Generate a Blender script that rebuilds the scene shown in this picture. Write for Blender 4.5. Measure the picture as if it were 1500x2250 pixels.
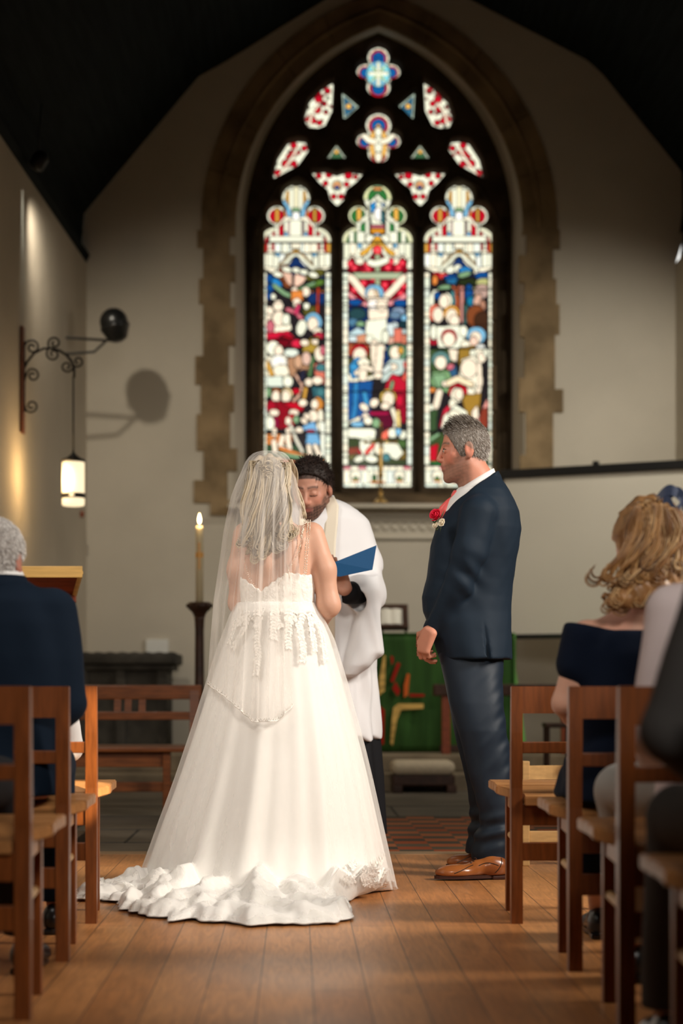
import bpy, bmesh, math, random
import numpy as np
from mathutils import Vector, Matrix
random.seed(7); np.random.seed(7)
for o in list(bpy.data.objects): bpy.data.objects.remove(o)
COL = bpy.context.scene.collection
SC = bpy.context.scene
PI = math.pi

# ---------------------------------------------------------------- camera (photo frame 1500 x 2250, eye height .77 m)
F = 3900.0; CH = 0.77; VX = 650.0; HY = 1508.0
cd = bpy.data.cameras.new('camera'); cam = bpy.data.objects.new('camera', cd); COL.objects.link(cam)
cam.location = (0, 0, CH); cam.rotation_euler = (PI/2, 0, 0)
cd.sensor_fit = 'VERTICAL'; cd.sensor_height = 36.0; cd.lens = F/2250*36.0
cd.shift_x = (750-VX)/2250.0; cd.shift_y = (HY-1125)/2250.0
cd.clip_start = .05; cd.clip_end = 200
cd.dof.use_dof = True; cd.dof.focus_distance = 6.85; cd.dof.aperture_fstop = 1.9
SC.camera = cam
# ---------------------------------------------------------------- world, exposure
w = bpy.data.worlds.new('sky'); SC.world = w; w.use_nodes = True
bg = w.node_tree.nodes['Background']; bg.inputs[0].default_value = (1, .985, .94, 1); bg.inputs[1].default_value = 1.3
SC.view_settings.view_transform = 'Standard'; SC.view_settings.look = 'None'
SC.view_settings.exposure = 0.0; SC.view_settings.gamma = 1.0

def light(name, typ, loc, target, power, color, **kw):
    l = bpy.data.lights.new(name, typ); l.energy = power; l.color = color
    for k, v in kw.items(): setattr(l, k, v)
    o = bpy.data.objects.new(name, l); COL.objects.link(o); o.location = loc
    if target is not None:
        o.rotation_euler = (Vector(target)-Vector(loc)).to_track_quat('-Z', 'Y').to_euler()
    return o
# daylight of the nave windows (right side wall and behind the camera) and a pool of sun on the aisle
light('nave_window_light_right', 'AREA', (4.6, 5.0, 3.7), (-.1, 6.8, .9), 66, (1, .92, .82), shape='RECTANGLE', size=1.1, size_y=1.6, spread=math.radians(75))
light('nave_window_light_left', 'AREA', (-2.05, 5.2, 3.6), (.3, 7.0, .8), 30, (1, .95, .88), shape='RECTANGLE', size=1.0, size_y=1.6, spread=math.radians(110))
light('nave_window_light_rear', 'AREA', (1.0, -1.5, 4.2), (-.1, 6.7, .8), 22, (1, .92, .82), shape='RECTANGLE', size=1.6, size_y=1.4, spread=math.radians(48))
light('aisle_sun', 'SPOT', (3.4, 2.2, 5.6), (.05, 6.55, .3), 560, (1, .84, .62), spot_size=math.radians(20), spot_blend=.8, shadow_soft_size=.05)
light('seat_sun', 'SPOT', (2.9, 1.2, 4.9), (-.78, 5.86, .44), 7000, (1, .86, .62), spot_size=math.radians(2.9), spot_blend=.25, shadow_soft_size=.02)
# chancel spotlights up under the wall plates (the left one throws the loudspeaker's shadow on the end wall)
light('chancel_spot_left', 'SPOT', (-1.80, 12.8, 4.42), (-.3, 15.6, 1.6), 104, (1, .90, .74), spot_size=math.radians(112), spot_blend=1.0, shadow_soft_size=.045)
light('chancel_spot_right', 'SPOT', (3.15, 12.9, 4.42), (2.0, 15.6, 1.5), 190, (1, .94, .82), spot_size=math.radians(112), spot_blend=1.0, shadow_soft_size=.08)
light('chancel_fill_light', 'AREA', (3.0, 11.9, 3.3), (.6, 14.2, .7), 15, (1, .94, .84), shape='RECTANGLE', size=.8, size_y=1.4, spread=math.radians(110))  # added fill brightening the altar area, not an actual window
light('nave_spot_left', 'SPOT', (-1.93, 12.74, 4.40), (-1.955, 12.95, 0.5), 26, (.95, 1, .92), spot_size=math.radians(26), spot_blend=1.0, shadow_soft_size=.03)

# ---------------------------------------------------------------- pixel helpers
def W(px, py, D): return Vector(((px-VX)*D/F, D, CH+(HY-py)*D/F))
def FL(px, py, z=0.0):
    D = F*(CH-z)/(py-HY); return Vector(((px-VX)*D/F, D, z))

# ---------------------------------------------------------------- materials
MATS = {}
def mat(name, col=(.5,.5,.5), rough=.6, spec=.4, metal=0.0, var=0.0, vscale=6.0, vstretch=(1,1,1), bump=0.0, bscale=40.0, bstretch=(1,1,1),
        attr=None, sheen=0.0, sss=0.0, alpha=1.0, emit=None, estr=0.0, coat=0.0, col2=None, thr=(.35,.65), backlit=0.0):
    m = bpy.data.materials.new(name); m.use_nodes = True; nt = m.node_tree; N = nt.nodes; L = nt.links
    b = N['Principled BSDF']; b.inputs['Roughness'].default_value = rough; b.inputs['Metallic'].default_value = metal
    b.inputs['Specular IOR Level'].default_value = spec; b.inputs['Base Color'].default_value = (*col, 1)
    b.inputs['Sheen Weight'].default_value = sheen; b.inputs['Coat Weight'].default_value = coat; b.inputs['Alpha'].default_value = alpha
    if sss: b.inputs['Subsurface Weight'].default_value = sss; b.inputs['Subsurface Radius'].default_value = (.02,.008,.004); b.inputs['Subsurface Scale'].default_value = .6
    if emit: b.inputs['Emission Color'].default_value = (*emit, 1); b.inputs['Emission Strength'].default_value = estr
    tc = None
    def coords(st):
        nonlocal tc
        if tc is None: tc = N.new('ShaderNodeTexCoord')
        mp = N.new('ShaderNodeMapping'); mp.inputs['Scale'].default_value = st; L.new(tc.outputs['Object'], mp.inputs[0]); return mp.outputs[0]
    src = None
    if attr:
        a = N.new('ShaderNodeAttribute'); a.attribute_name = attr; src = a.outputs['Color']; L.new(src, b.inputs['Base Color'])
    if var > 0 or col2:
        n = N.new('ShaderNodeTexNoise'); n.inputs['Scale'].default_value = vscale; n.inputs['Detail'].default_value = 5; L.new(coords(vstretch), n.inputs['Vector'])
        r = N.new('ShaderNodeMapRange'); r.inputs[1].default_value = thr[0]; r.inputs[2].default_value = thr[1]; L.new(n.outputs[0], r.inputs[0])
        mx = N.new('ShaderNodeMix'); mx.data_type = 'RGBA'; L.new(r.outputs[0], mx.inputs[0])
        if attr:
            mx.blend_type = 'MULTIPLY'; mx.inputs[0].default_value = 1
            g = N.new('ShaderNodeMapRange'); g.inputs[3].default_value = 1-var; g.inputs[4].default_value = 1+var; L.new(r.outputs[0], g.inputs[0])
            for l in list(mx.inputs[0].links): L.remove(l)
            L.new(src, mx.inputs[6]); L.new(g.outputs[0], mx.inputs[7])
        else:
            c2 = col2 if col2 else tuple(min(1, c*(1+var)) for c in col); c1 = col if col2 else tuple(c*(1-var) for c in col)
            mx.inputs[6].default_value = (*c1, 1); mx.inputs[7].default_value = (*c2, 1)
        L.new(mx.outputs[2], b.inputs['Base Color'])
    if bump > 0:
        n2 = N.new('ShaderNodeTexNoise'); n2.inputs['Scale'].default_value = bscale; n2.inputs['Detail'].default_value = 4; L.new(coords(bstretch), n2.inputs['Vector'])
        bp = N.new('ShaderNodeBump'); bp.inputs['Strength'].default_value = bump; bp.inputs['Distance'].default_value = .01
        L.new(n2.outputs[0], bp.inputs['Height']); L.new(bp.outputs[0], b.inputs['Normal'])
    MATS[name] = m; return m

def sheer(name, col, opacity, rough=.8, edge=.5, stripes=0.0, sscale=30.0, sstretch=(1,1,.05), trans=.5):
    """thin net: see-through cloth whose threads close up where it is seen edge-on"""
    m = bpy.data.materials.new(name); m.use_nodes = True; nt = m.node_tree; N = nt.nodes; L = nt.links
    for n in list(N): N.remove(n)
    out = N.new('ShaderNodeOutputMaterial'); mix = N.new('ShaderNodeMixShader'); tr = N.new('ShaderNodeBsdfTransparent')
    d = N.new('ShaderNodeBsdfDiffuse'); t = N.new('ShaderNodeBsdfTranslucent'); m2 = N.new('ShaderNodeMixShader'); m2.inputs[0].default_value = trans
    d.inputs[0].default_value = (*col, 1); t.inputs[0].default_value = (*col, 1)
    L.new(d.outputs[0], m2.inputs[1]); L.new(t.outputs[0], m2.inputs[2])
    lw = N.new('ShaderNodeLayerWeight'); lw.inputs[0].default_value = edge
    mr = N.new('ShaderNodeMapRange'); mr.inputs[3].default_value = opacity; mr.inputs[4].default_value = min(1, opacity*2.2); L.new(lw.outputs['Facing'], mr.inputs[0])
    fac = mr.outputs[0]
    if stripes:
        tc = N.new('ShaderNodeTexCoord'); mp = N.new('ShaderNodeMapping'); mp.inputs['Scale'].default_value = sstretch; L.new(tc.outputs['Object'], mp.inputs[0])
        n = N.new('ShaderNodeTexNoise'); n.inputs['Scale'].default_value = sscale; L.new(mp.outputs[0], n.inputs['Vector'])
        r = N.new('ShaderNodeMapRange'); r.inputs[1].default_value = .35; r.inputs[2].default_value = .7; r.inputs[3].default_value = 1-stripes; r.inputs[4].default_value = 1+stripes; L.new(n.outputs[0], r.inputs[0])
        mm = N.new('ShaderNodeMath'); mm.operation = 'MULTIPLY'; mm.use_clamp = True; L.new(fac, mm.inputs[0]); L.new(r.outputs[0], mm.inputs[1]); fac = mm.outputs[0]
    L.new(fac, mix.inputs[0]); L.new(tr.outputs[0], mix.inputs[1]); L.new(m2.outputs[0], mix.inputs[2]); L.new(mix.outputs[0], out.inputs[0])
    MATS[name] = m; return m

# ---------------------------------------------------------------- objects
def tag(o, label=None, cat=None, group=None, kind=None):
    if label: o['label'] = label
    if cat: o['category'] = cat
    if group: o['group'] = group
    if kind: o['kind'] = kind
    return o
def empty(name, loc, label=None, cat=None, group=None, rz=0):
    o = bpy.data.objects.new(name, None); COL.objects.link(o); o.location = loc; o.rotation_euler = (0, 0, rz); o.empty_display_size = .05
    return tag(o, label, cat, group)
def link(name, me, m=None, parent=None, smooth=False):
    o = bpy.data.objects.new(name, me); COL.objects.link(o)
    if m is not None: me.materials.append(MATS[m] if isinstance(m, str) else m)
    if smooth: me.polygons.foreach_set('use_smooth', [True]*len(me.polygons))
    if parent is not None:
        o.parent = parent
        mi = Matrix.LocRotScale(parent.location, parent.rotation_euler, None)
        if parent.parent: mi = Matrix.LocRotScale(parent.parent.location, parent.parent.rotation_euler, None) @ mi
        if getattr(parent, 'type', '') == 'EMPTY' or True:
            me.transform(mi.inverted())        # geometry is given in world coordinates
    return o
class MB:
    def __init__(s): s.v = []; s.f = []; s.c = None
    def add(s, vs, fs):
        n = len(s.v); s.v += [tuple(v) for v in vs]; s.f += [tuple(i+n for i in f) for f in fs]
    def box(s, lo, hi, R=None, c=None):
        x0,y0,z0 = lo; x1,y1,z1 = hi
        vs = [Vector(p) for p in ((x0,y0,z0),(x1,y0,z0),(x1,y1,z0),(x0,y1,z0),(x0,y0,z1),(x1,y0,z1),(x1,y1,z1),(x0,y1,z1))]
        if R is not None: vs = [R @ v for v in vs]
        s.add(vs, [(0,3,2,1),(4,5,6,7),(0,1,5,4),(1,2,6,5),(2,3,7,6),(3,0,4,7)])
    def bbox(s, lo, hi, b=.004, R=None):
        """box with bevelled edges"""
        bm = bmesh.new(); bmesh.ops.create_cube(bm, size=1)
        lo = Vector(lo); hi = Vector(hi)
        for v in bm.verts: v.co = Vector((lo[i]+(v.co[i]+.5)*(hi[i]-lo[i]) for i in range(3)))
        bmesh.ops.bevel(bm, geom=bm.edges[:], offset=b, segments=2, affect='EDGES', profile=.6)
        if R is not None: bm.transform(R)
        s.bm(bm)
    def bm(s, bm):
        bm.verts.index_update(); s.add([v.co.copy() for v in bm.verts], [[v.index for v in f.verts] for f in bm.faces]); bm.free()
    def tube(s, pts, r, n=8, flat=1.0, cap=True, up=None):
        pts = [Vector(p) for p in pts]; m = len(pts)
        if not hasattr(r, '__len__'): r = [r]*m
        base = len(s.v); prev = None
        for i, p in enumerate(pts):
            d = (pts[min(i+1, m-1)]-pts[max(i-1, 0)]);
            if d.length < 1e-9: d = Vector((0,0,1))
            d.normalize()
            if prev is None:
                u = Vector(up) if up else (Vector((0,0,1)) if abs(d.z) < .9 else Vector((1,0,0)))
            else: u = prev
            u = (u-d*u.dot(d));
            if u.length < 1e-6: u = d.orthogonal()
            u.normalize(); prev = u; q = d.cross(u)
            for k in range(n):
                a = 2*PI*k/n; s.v.append(tuple(p+(u*math.cos(a)*flat+q*math.sin(a))*r[i]))
        for i in range(m-1):
            for k in range(n):
                a = base+i*n+k; b = base+i*n+(k+1) % n; s.f.append((a, b, b+n, a+n))
        if cap:
            s.f.append(tuple(base+k for k in range(n-1, -1, -1))); s.f.append(tuple(base+(m-1)*n+k for k in range(n)))
    def lathe(s, c, prof, n=24, R=None):
        c = Vector(c); base = len(s.v)
        for (r, z) in prof:
            for k in range(n):
                a = 2*PI*k/n; p = Vector((r*math.cos(a), r*math.sin(a), z)); p = (R @ p) if R is not None else p; s.v.append(tuple(c+p))
        for i in range(len(prof)-1):
            for k in range(n):
                a = base+i*n+k; b = base+i*n+(k+1) % n; s.f.append((a, b, b+n, a+n))
        s.f.append(tuple(base+k for k in range(n-1, -1, -1))); m = base+(len(prof)-1)*n; s.f.append(tuple(m+k for k in range(n)))
    def prism(s, poly, y0, y1, ax='y'):
        """extrude polygon (x,z) from y0 to y1"""
        bm = bmesh.new()
        if ax == 'y': P = lambda a, b, t: (a, t, b)
        elif ax == 'x': P = lambda a, b, t: (t, a, b)
        else: P = lambda a, b, t: (a, b, t)
        A = [bm.verts.new(P(a, b, y0)) for a, b in poly]; B = [bm.verts.new(P(a, b, y1)) for a, b in poly]; n = len(poly)
        for i in range(n): bm.faces.new((A[i], A[(i+1) % n], B[(i+1) % n], B[i]))
        f1 = bm.faces.new(A); f2 = bm.faces.new(B[::-1]); bmesh.ops.triangulate(bm, faces=[f1, f2])
        bmesh.ops.recalc_face_normals(bm, faces=bm.faces); s.bm(bm)
    def sphere(s, c, r, n=12, sc=(1,1,1), R=None):
        bm = bmesh.new(); bmesh.ops.create_uvsphere(bm, u_segments=n, v_segments=max(6, n//2), radius=1)
        for v in bm.verts:
            p = Vector((v.co.x*sc[0]*r, v.co.y*sc[1]*r, v.co.z*sc[2]*r)); v.co = ((R @ p) if R is not None else p)+Vector(c)
        s.bm(bm)
    def grid(s, P, closed=False):
        """P[i][j] points"""
        base = len(s.v); m = len(P); n = len(P[0])
        for row in P: s.v += [tuple(p) for p in row]
        for i in range(m-1):
            for j in range(n if closed else n-1):
                a = base+i*n+j; b = base+i*n+(j+1) % n; s.f.append((a, b, b+n, a+n))
    def build(s, name, m, parent=None, smooth=False, merge=False):
        me = bpy.data.meshes.new(name); me.from_pydata(s.v, [], s.f); me.validate(); me.update()
        if s.c is not None and len(s.c) == len(me.vertices):
            a = me.color_attributes.new('Col', 'FLOAT_COLOR', 'POINT'); a.data.foreach_set('color', np.array(s.c, dtype=np.float32).ravel())
        return link(name, me, m, parent, smooth)
def autosmooth(o, ang=35):
    """smooth shading with sharp edges kept"""
    me = o.data; bm = bmesh.new(); bm.from_mesh(me); lim = math.radians(ang)
    for e in bm.edges:
        if len(e.link_faces) == 2 and e.calc_face_angle(0) > lim: e.smooth = False
    for f in bm.faces: f.smooth = True
    bm.to_mesh(me); bm.free(); return o

# ---------------------------------------------------------------- distance-field surfaces
def smin(a, b, k):
    if k <= 0: return np.minimum(a, b)
    h = np.clip(.5+.5*(b-a)/k, 0, 1); return b*(1-h)+a*h-k*h*(1-h)
def smax(a, b, k): return -smin(-a, -b, k)
def cap(a, b, ra, rb=None):
    a = np.array(a, float); b = np.array(b, float); rb = ra if rb is None else rb; ab = b-a; L2 = max(1e-12, ab @ ab)
    def f(P):
        t = np.clip(((P-a) @ ab)/L2, 0, 1); q = P-a-t[:, None]*ab; return np.sqrt((q*q).sum(1))-(ra+(rb-ra)*t)
    return f
def ecap(a, b, ra, rb, sc):
    """round cone flattened along an axis: sc scales space"""
    sc = np.array(sc, float); g = cap(np.array(a)/sc, np.array(b)/sc, ra, rb)
    return lambda P: g(P/sc)*sc.min()
def ell(c, r, R=None):
    c = np.array(c, float); r = np.array(r, float)
    def f(P):
        q = P-c
        if R is not None: q = q @ np.array(R)          # R columns = local axes
        k0 = np.sqrt(((q/r)**2).sum(1)); k1 = np.sqrt(((q/(r*r))**2).sum(1)); return k0*(k0-1)/np.maximum(k1, 1e-9)
    return f
def chain(pts, rs, k=.01):
    fs = [cap(pts[i], pts[i+1], rs[i], rs[i+1]) for i in range(len(pts)-1)]
    def f(P):
        d = fs[0](P)
        for g in fs[1:]: d = smin(d, g(P), k)
        return d
    return f
def loft(rows, pw=2.0, rnd=.02, twist=None):
    """rows: (z, cx, cy, a, b) bottom to top or top to bottom"""
    R = np.array(sorted(rows), float); z = R[:, 0]
    def f(P):
        q = np.clip(P[:, 2], z[0], z[-1]); cx, cy, a, b = (np.interp(q, z, R[:, i]) for i in (1, 2, 3, 4))
        k = (np.abs((P[:, 0]-cx)/a)**pw+np.abs((P[:, 1]-cy)/b)**pw)**(1/pw)
        d = (k-1)*np.minimum(a, b); e = np.maximum(z[0]-P[:, 2], P[:, 2]-z[-1]); return smax(d, e, rnd)
    return f
def rbox(c, h, R=None, r=.01):
    c = np.array(c, float); h = np.array(h, float)-r
    def f(P):
        q = P-c
        if R is not None: q = q @ np.array(R)
        q = np.abs(q)-h; return np.sqrt((np.maximum(q, 0)**2).sum(1))+np.minimum(q.max(1), 0)-r
    return f
class S:
    """smooth union of fields"""
    def __init__(s): s.ops = []
    def add(s, f, k=.02): s.ops.append(('+', f, k)); return s
    def sub(s, f, k=.01): s.ops.append(('-', f, k)); return s
    def inter(s, f, k=.01): s.ops.append(('&', f, k)); return s
    def disp(s, f): s.ops.append(('d', f, 0)); return s
    def __call__(s, P):
        d = None
        for op, f, k in s.ops:
            if op == '+': e = f(P); d = e if d is None else smin(d, e, k)
            elif op == '-': d = smax(d, -f(P), k)
            elif op == '&': d = smax(d, f(P), k)
            else: d = d+f(P)
        return d
def nets(f, lo, hi, h, blk=8, margin=1.6):
    lo = np.array(lo, float); hi = np.array(hi, float); nb = np.ceil((hi-lo)/(h*blk)).astype(int); n = nb*blk+1
    G = np.full(tuple(n), 1.0, dtype=np.float32)
    bi = np.stack(np.meshgrid(*[np.arange(k) for k in nb], indexing='ij'), -1).reshape(-1, 3)
    bc = lo+(bi+.5)*blk*h; dv = np.concatenate([f(bc[i:i+200000]) for i in range(0, len(bc), 200000)])
    act = np.abs(dv) < blk*h*.87*margin
    inn = np.where(~act & (dv < 0))[0]
    for b in bi[inn]: G[b[0]*blk:(b[0]+1)*blk+1, b[1]*blk:(b[1]+1)*blk+1, b[2]*blk:(b[2]+1)*blk+1] = -1.0
    off = np.stack(np.meshgrid(*[np.arange(blk+1)]*3, indexing='ij'), -1).reshape(-1, 3)
    ab = bi[act]
    for i in range(0, len(ab), 400):
        idx = (ab[i:i+400, None, :]*blk+off[None]).reshape(-1, 3); v = f(lo+idx*h); G[idx[:, 0], idx[:, 1], idx[:, 2]] = v
    ins = G < 0
    # cells with mixed corners
    c = [ins[dx:n[0]-1+dx, dy:n[1]-1+dy, dz:n[2]-1+dz] for dx in (0, 1) for dy in (0, 1) for dz in (0, 1)]
    al = c[0].copy(); an = c[0].copy()
    for q in c[1:]: al &= q; an |= q
    mix = an & ~al; cells = np.argwhere(mix); ids = -np.ones(mix.shape, dtype=np.int32); ids[mix] = np.arange(len(cells))
    acc = np.zeros((len(cells), 3)); cnt = np.zeros(len(cells)); x, y, z = cells.T
    crn = [(0,0,0),(1,0,0),(0,1,0),(1,1,0),(0,0,1),(1,0,1),(0,1,1),(1,1,1)]
    for i in range(8):
        for j in range(i+1, 8):
            a = np.array(crn[i]); b = np.array(crn[j])
            if abs(a-b).sum() != 1: continue
            ga = G[x+a[0], y+a[1], z+a[2]]; gb = G[x+b[0], y+b[1], z+b[2]]; m = (ga < 0) != (gb < 0)
            t = np.where(m, ga/np.where(m, ga-gb, 1), 0); acc[m] += a+(b-a)*t[m, None]; cnt[m] += 1
    V = lo+(cells+acc/cnt[:, None])*h
    Q = []
    for ax in range(3):
        s0 = [slice(0, n[k]-1) if k == ax else slice(1, n[k]-1) for k in range(3)]; s1 = [slice(1, n[k]) if k == ax else slice(1, n[k]-1) for k in range(3)]
        a = ins[tuple(s0)]; b = ins[tuple(s1)]; cr = a != b; e = np.argwhere(cr); fl = a[cr]
        o = np.array([0 if k == ax else 1 for k in range(3)]); e = e+o
        u = (ax+1) % 3; v = (ax+2) % 3; du = np.zeros(3, int); du[u] = 1; dw = np.zeros(3, int); dw[v] = 1
        q = [ids[tuple(p.T)] for p in (e-du-dw, e-dw, e, e-du)]; q = np.stack(q, 1); q[~fl] = q[~fl][:, ::-1]; Q.append(q)
    return V, np.concatenate(Q)
def sdf_obj(name, f, lo, hi, h, m, parent=None, color=None, relax=1):
    V, Q = nets(f, lo, hi, h)
    Q = Q[(Q >= 0).all(1)]
    for _ in range(relax):      # light Laplacian smoothing
        acc = np.zeros_like(V); cnt = np.zeros(len(V))
        for i in range(4):
            a = Q[:, i]; b = Q[:, (i+1) % 4]
            for k in range(3):
                acc[:, k] += np.bincount(a, V[b, k], len(V))+np.bincount(b, V[a, k], len(V))
            cnt += np.bincount(a, minlength=len(V))+np.bincount(b, minlength=len(V))
        V = V*.5+.5*acc/np.maximum(cnt, 1)[:, None]
    me = bpy.data.meshes.new(name); me.vertices.add(len(V)); me.vertices.foreach_set('co', V.astype(np.float32).ravel())
    me.loops.add(len(Q)*4); me.loops.foreach_set('vertex_index', Q.astype(np.int32).ravel())
    me.polygons.add(len(Q)); me.polygons.foreach_set('loop_start', np.arange(0, len(Q)*4, 4, dtype=np.int32)); me.polygons.foreach_set('loop_total', np.full(len(Q), 4, dtype=np.int32))
    me.update(calc_edges=True); me.validate()
    if color is not None:
        C = np.ones((len(V), 4), dtype=np.float32); C[:, :3] = color(V)
        a = me.color_attributes.new('Col', 'FLOAT_COLOR', 'POINT'); a.data.foreach_set('color', C.ravel())
    return link(name, me, m, parent, True)
def lerpc(a, b, t): return np.array(a)[None, :]*(1-t[:, None])+np.array(b)[None, :]*t[:, None]
def snoise(P, s, seed=0):
    r = np.random.RandomState(seed); v = 0
    for i in range(5):
        k = r.randn(3); k /= np.linalg.norm(k); v = v+np.sin(P @ k*s*(1+.5*i)+r.rand()*6.28)/(1+.4*i)
    return v/3
# ================================================================= materials of the room
def wood_floor():
    m = bpy.data.materials.new('oak_boards'); m.use_nodes = True; nt = m.node_tree; N = nt.nodes; L = nt.links; b = N['Principled BSDF']
    tc = N.new('ShaderNodeTexCoord'); mp = N.new('ShaderNodeMapping'); mp.inputs['Rotation'].default_value = (0, 0, PI/2); mp.inputs['Location'].default_value = (0, -.0432, 0)
    L.new(tc.outputs['Object'], mp.inputs[0])
    br = N.new('ShaderNodeTexBrick'); L.new(mp.outputs[0], br.inputs['Vector'])
    br.inputs['Color1'].default_value = (.42, .165, .049, 1); br.inputs['Color2'].default_value = (.53, .232, .078, 1); br.inputs['Mortar'].default_value = (.10, .045, .02, 1)
    br.inputs['Scale'].default_value = 1; br.inputs['Mortar Size'].default_value = .0018; br.inputs['Mortar Smooth'].default_value = .3; br.inputs['Brick Width'].default_value = 1.9; br.inputs['Row Height'].default_value = .1356
    br.offset = .37; br.offset_frequency = 2; br.inputs['Bias'].default_value = -.1
    g = N.new('ShaderNodeMapping'); g.inputs['Scale'].default_value = (14, 1.1, 1); L.new(tc.outputs['Object'], g.inputs[0])
    wv = N.new('ShaderNodeTexNoise'); wv.inputs['Scale'].default_value = 3.2; wv.inputs['Detail'].default_value = 9; wv.inputs['Distortion'].default_value = 1.6; L.new(g.outputs[0], wv.inputs['Vector'])
    r = N.new('ShaderNodeMapRange'); r.inputs[1].default_value = .3; r.inputs[2].default_value = .72; r.inputs[3].default_value = .72; r.inputs[4].default_value = 1.15; L.new(wv.outputs[0], r.inputs[0])
    mx = N.new('ShaderNodeMix'); mx.data_type = 'RGBA'; mx.blend_type = 'MULTIPLY'; mx.inputs[0].default_value = 1; L.new(br.outputs['Color'], mx.inputs[6]); L.new(r.outputs[0], mx.inputs[7])
    n3 = N.new('ShaderNodeTexNoise'); n3.inputs['Scale'].default_value = .9; n3.inputs['Detail'].default_value = 3; L.new(tc.outputs['Object'], n3.inputs['Vector'])
    r3 = N.new('ShaderNodeMapRange'); r3.inputs[1].default_value = .35; r3.inputs[2].default_value = .65; r3.inputs[3].default_value = .82; r3.inputs[4].default_value = 1.12; L.new(n3.outputs[0], r3.inputs[0])
    m2 = N.new('ShaderNodeMix'); m2.data_type = 'RGBA'; m2.blend_type = 'MULTIPLY'; m2.inputs[0].default_value = 1; L.new(mx.outputs[2], m2.inputs[6]); L.new(r3.outputs[0], m2.inputs[7])
    L.new(m2.outputs[2], b.inputs['Base Color'])
    rr = N.new('ShaderNodeMapRange'); rr.inputs[1].default_value = .3; rr.inputs[2].default_value = .7; rr.inputs[3].default_value = .34; rr.inputs[4].default_value = .5; L.new(n3.outputs[0], rr.inputs[0]); L.new(rr.outputs[0], b.inputs['Roughness'])
    bp = N.new('ShaderNodeBump'); bp.inputs['Strength'].default_value = .25; bp.inputs['Distance'].default_value = .003; L.new(br.outputs['Fac'], bp.inputs['Height']); bp.invert = True; L.new(bp.outputs[0], b.inputs['Normal'])
    MATS['oak_boards'] = m
def brick_floor():
    m = bpy.data.materials.new('brick_paving'); m.use_nodes = True; nt = m.node_tree; N = nt.nodes; L = nt.links; b = N['Principled BSDF']
    tc = N.new('ShaderNodeTexCoord'); mp = N.new('ShaderNodeMapping'); mp.inputs['Scale'].default_value = (1/.162, 1/.15, 1); L.new(tc.outputs['Object'], mp.inputs[0])
    ck = N.new('ShaderNodeTexChecker'); ck.inputs['Scale'].default_value = 1; L.new(mp.outputs[0], ck.inputs[0])
    mp2 = N.new('ShaderNodeMapping'); mp2.inputs['Scale'].default_value = (1/.162, 1/.15, 0); L.new(tc.outputs['Object'], mp2.inputs[0]); fl = N.new('ShaderNodeVectorMath'); fl.operation = 'FLOOR'; L.new(mp2.outputs[0], fl.inputs[0])
    wn = N.new('ShaderNodeTexWhiteNoise'); L.new(fl.outputs[0], wn.inputs[0])
    red = N.new('ShaderNodeMix'); red.data_type = 'RGBA'; red.inputs[6].default_value = (.30, .065, .022, 1); red.inputs[7].default_value = (.40, .13, .05, 1); L.new(wn.outputs[0], red.inputs[0])
    gr = N.new('ShaderNodeMix'); gr.data_type = 'RGBA'; gr.inputs[6].default_value = (.05, .045, .034, 1); gr.inputs[7].default_value = (.11, .085, .055, 1); L.new(wn.outputs[0], gr.inputs[0])
    mx = N.new('ShaderNodeMix'); mx.data_type = 'RGBA'; L.new(ck.outputs['Fac'], mx.inputs[0]); L.new(red.outputs[2], mx.inputs[6]); L.new(gr.outputs[2], mx.inputs[7])
    L.new(mx.outputs[2], b.inputs['Base Color']); b.inputs['Roughness'].default_value = .8; b.inputs['Specular IOR Level'].default_value = .2
    MATS['brick_paving'] = m
wood_floor(); brick_floor()
mat('plaster', (.60, .545, .45), .9, .1, var=.05, vscale=1.3, bump=.25, bscale=9)
mat('plaster_warm', (.58, .51, .41), .9, .1, var=.07, vscale=1.1, bump=.35, bscale=6)
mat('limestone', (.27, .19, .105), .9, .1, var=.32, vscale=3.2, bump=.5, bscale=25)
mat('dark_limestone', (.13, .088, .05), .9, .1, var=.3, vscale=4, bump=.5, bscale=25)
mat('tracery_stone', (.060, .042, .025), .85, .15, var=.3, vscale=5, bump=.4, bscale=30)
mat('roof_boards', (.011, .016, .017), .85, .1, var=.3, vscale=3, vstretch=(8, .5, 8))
mat('slabs', (.12, .10, .075), .6, .3, var=.25, vscale=1.7, bump=.3, bscale=12)
mat('step_stone', (.20, .155, .10), .7, .3, var=.35, vscale=3, bump=.4, bscale=16)
mat('dark_stone', (.055, .05, .042), .75, .2, var=.3, vscale=6, bump=.5, bscale=20)
mat('oak_threshold', (.30, .18, .09), .45, .4, var=.2, vscale=5, vstretch=(.6, 8, 8))
def struct(o): o['kind'] = 'structure'; return o
WD = 15.6

# ================================================================= floor
mb = MB(); mb.box((-3.6, -6.2, -.1), (5.4, 8.12, 0)); struct(mb.build('floor', 'oak_boards'))
mb = MB(); mb.box((-3.6, 8.12, -.1), (5.4, 8.24, .004)); struct(mb.build('trim_1', 'oak_threshold'))
mb = MB(); mb.box((-.36, 8.24, -.1), (5.4, 10.5, -.002)); struct(mb.build('floor_brick', 'brick_paving')).name = 'floor_2'
mb = MB(); mb.box((-3.6, 8.24, -.1), (-.36, 10.5, -.002)); mb.box((-3.6, 10.5, -.1), (5.4, 13.1, -.002)); struct(mb.build('floor_3', 'slabs'))
mb = MB(); mb.bbox((-2.3, 13.1, -.05), (3.4, 15.8, .12), .012); struct(mb.build('trim_2', 'step_stone'))
mb = MB(); mb.bbox((-2.3, 13.5, .12), (3.4, 15.8, .25), .012); struct(mb.build('trim_3', 'step_stone'))
mb = MB()        # joints of the paving slabs: thin dark fillets
for y in (8.75, 9.55, 10.5, 11.4): mb.box((-3.5, y, -.003), (-.36 if y < 10.4 else 5.3, y+.012, .0015))
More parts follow.
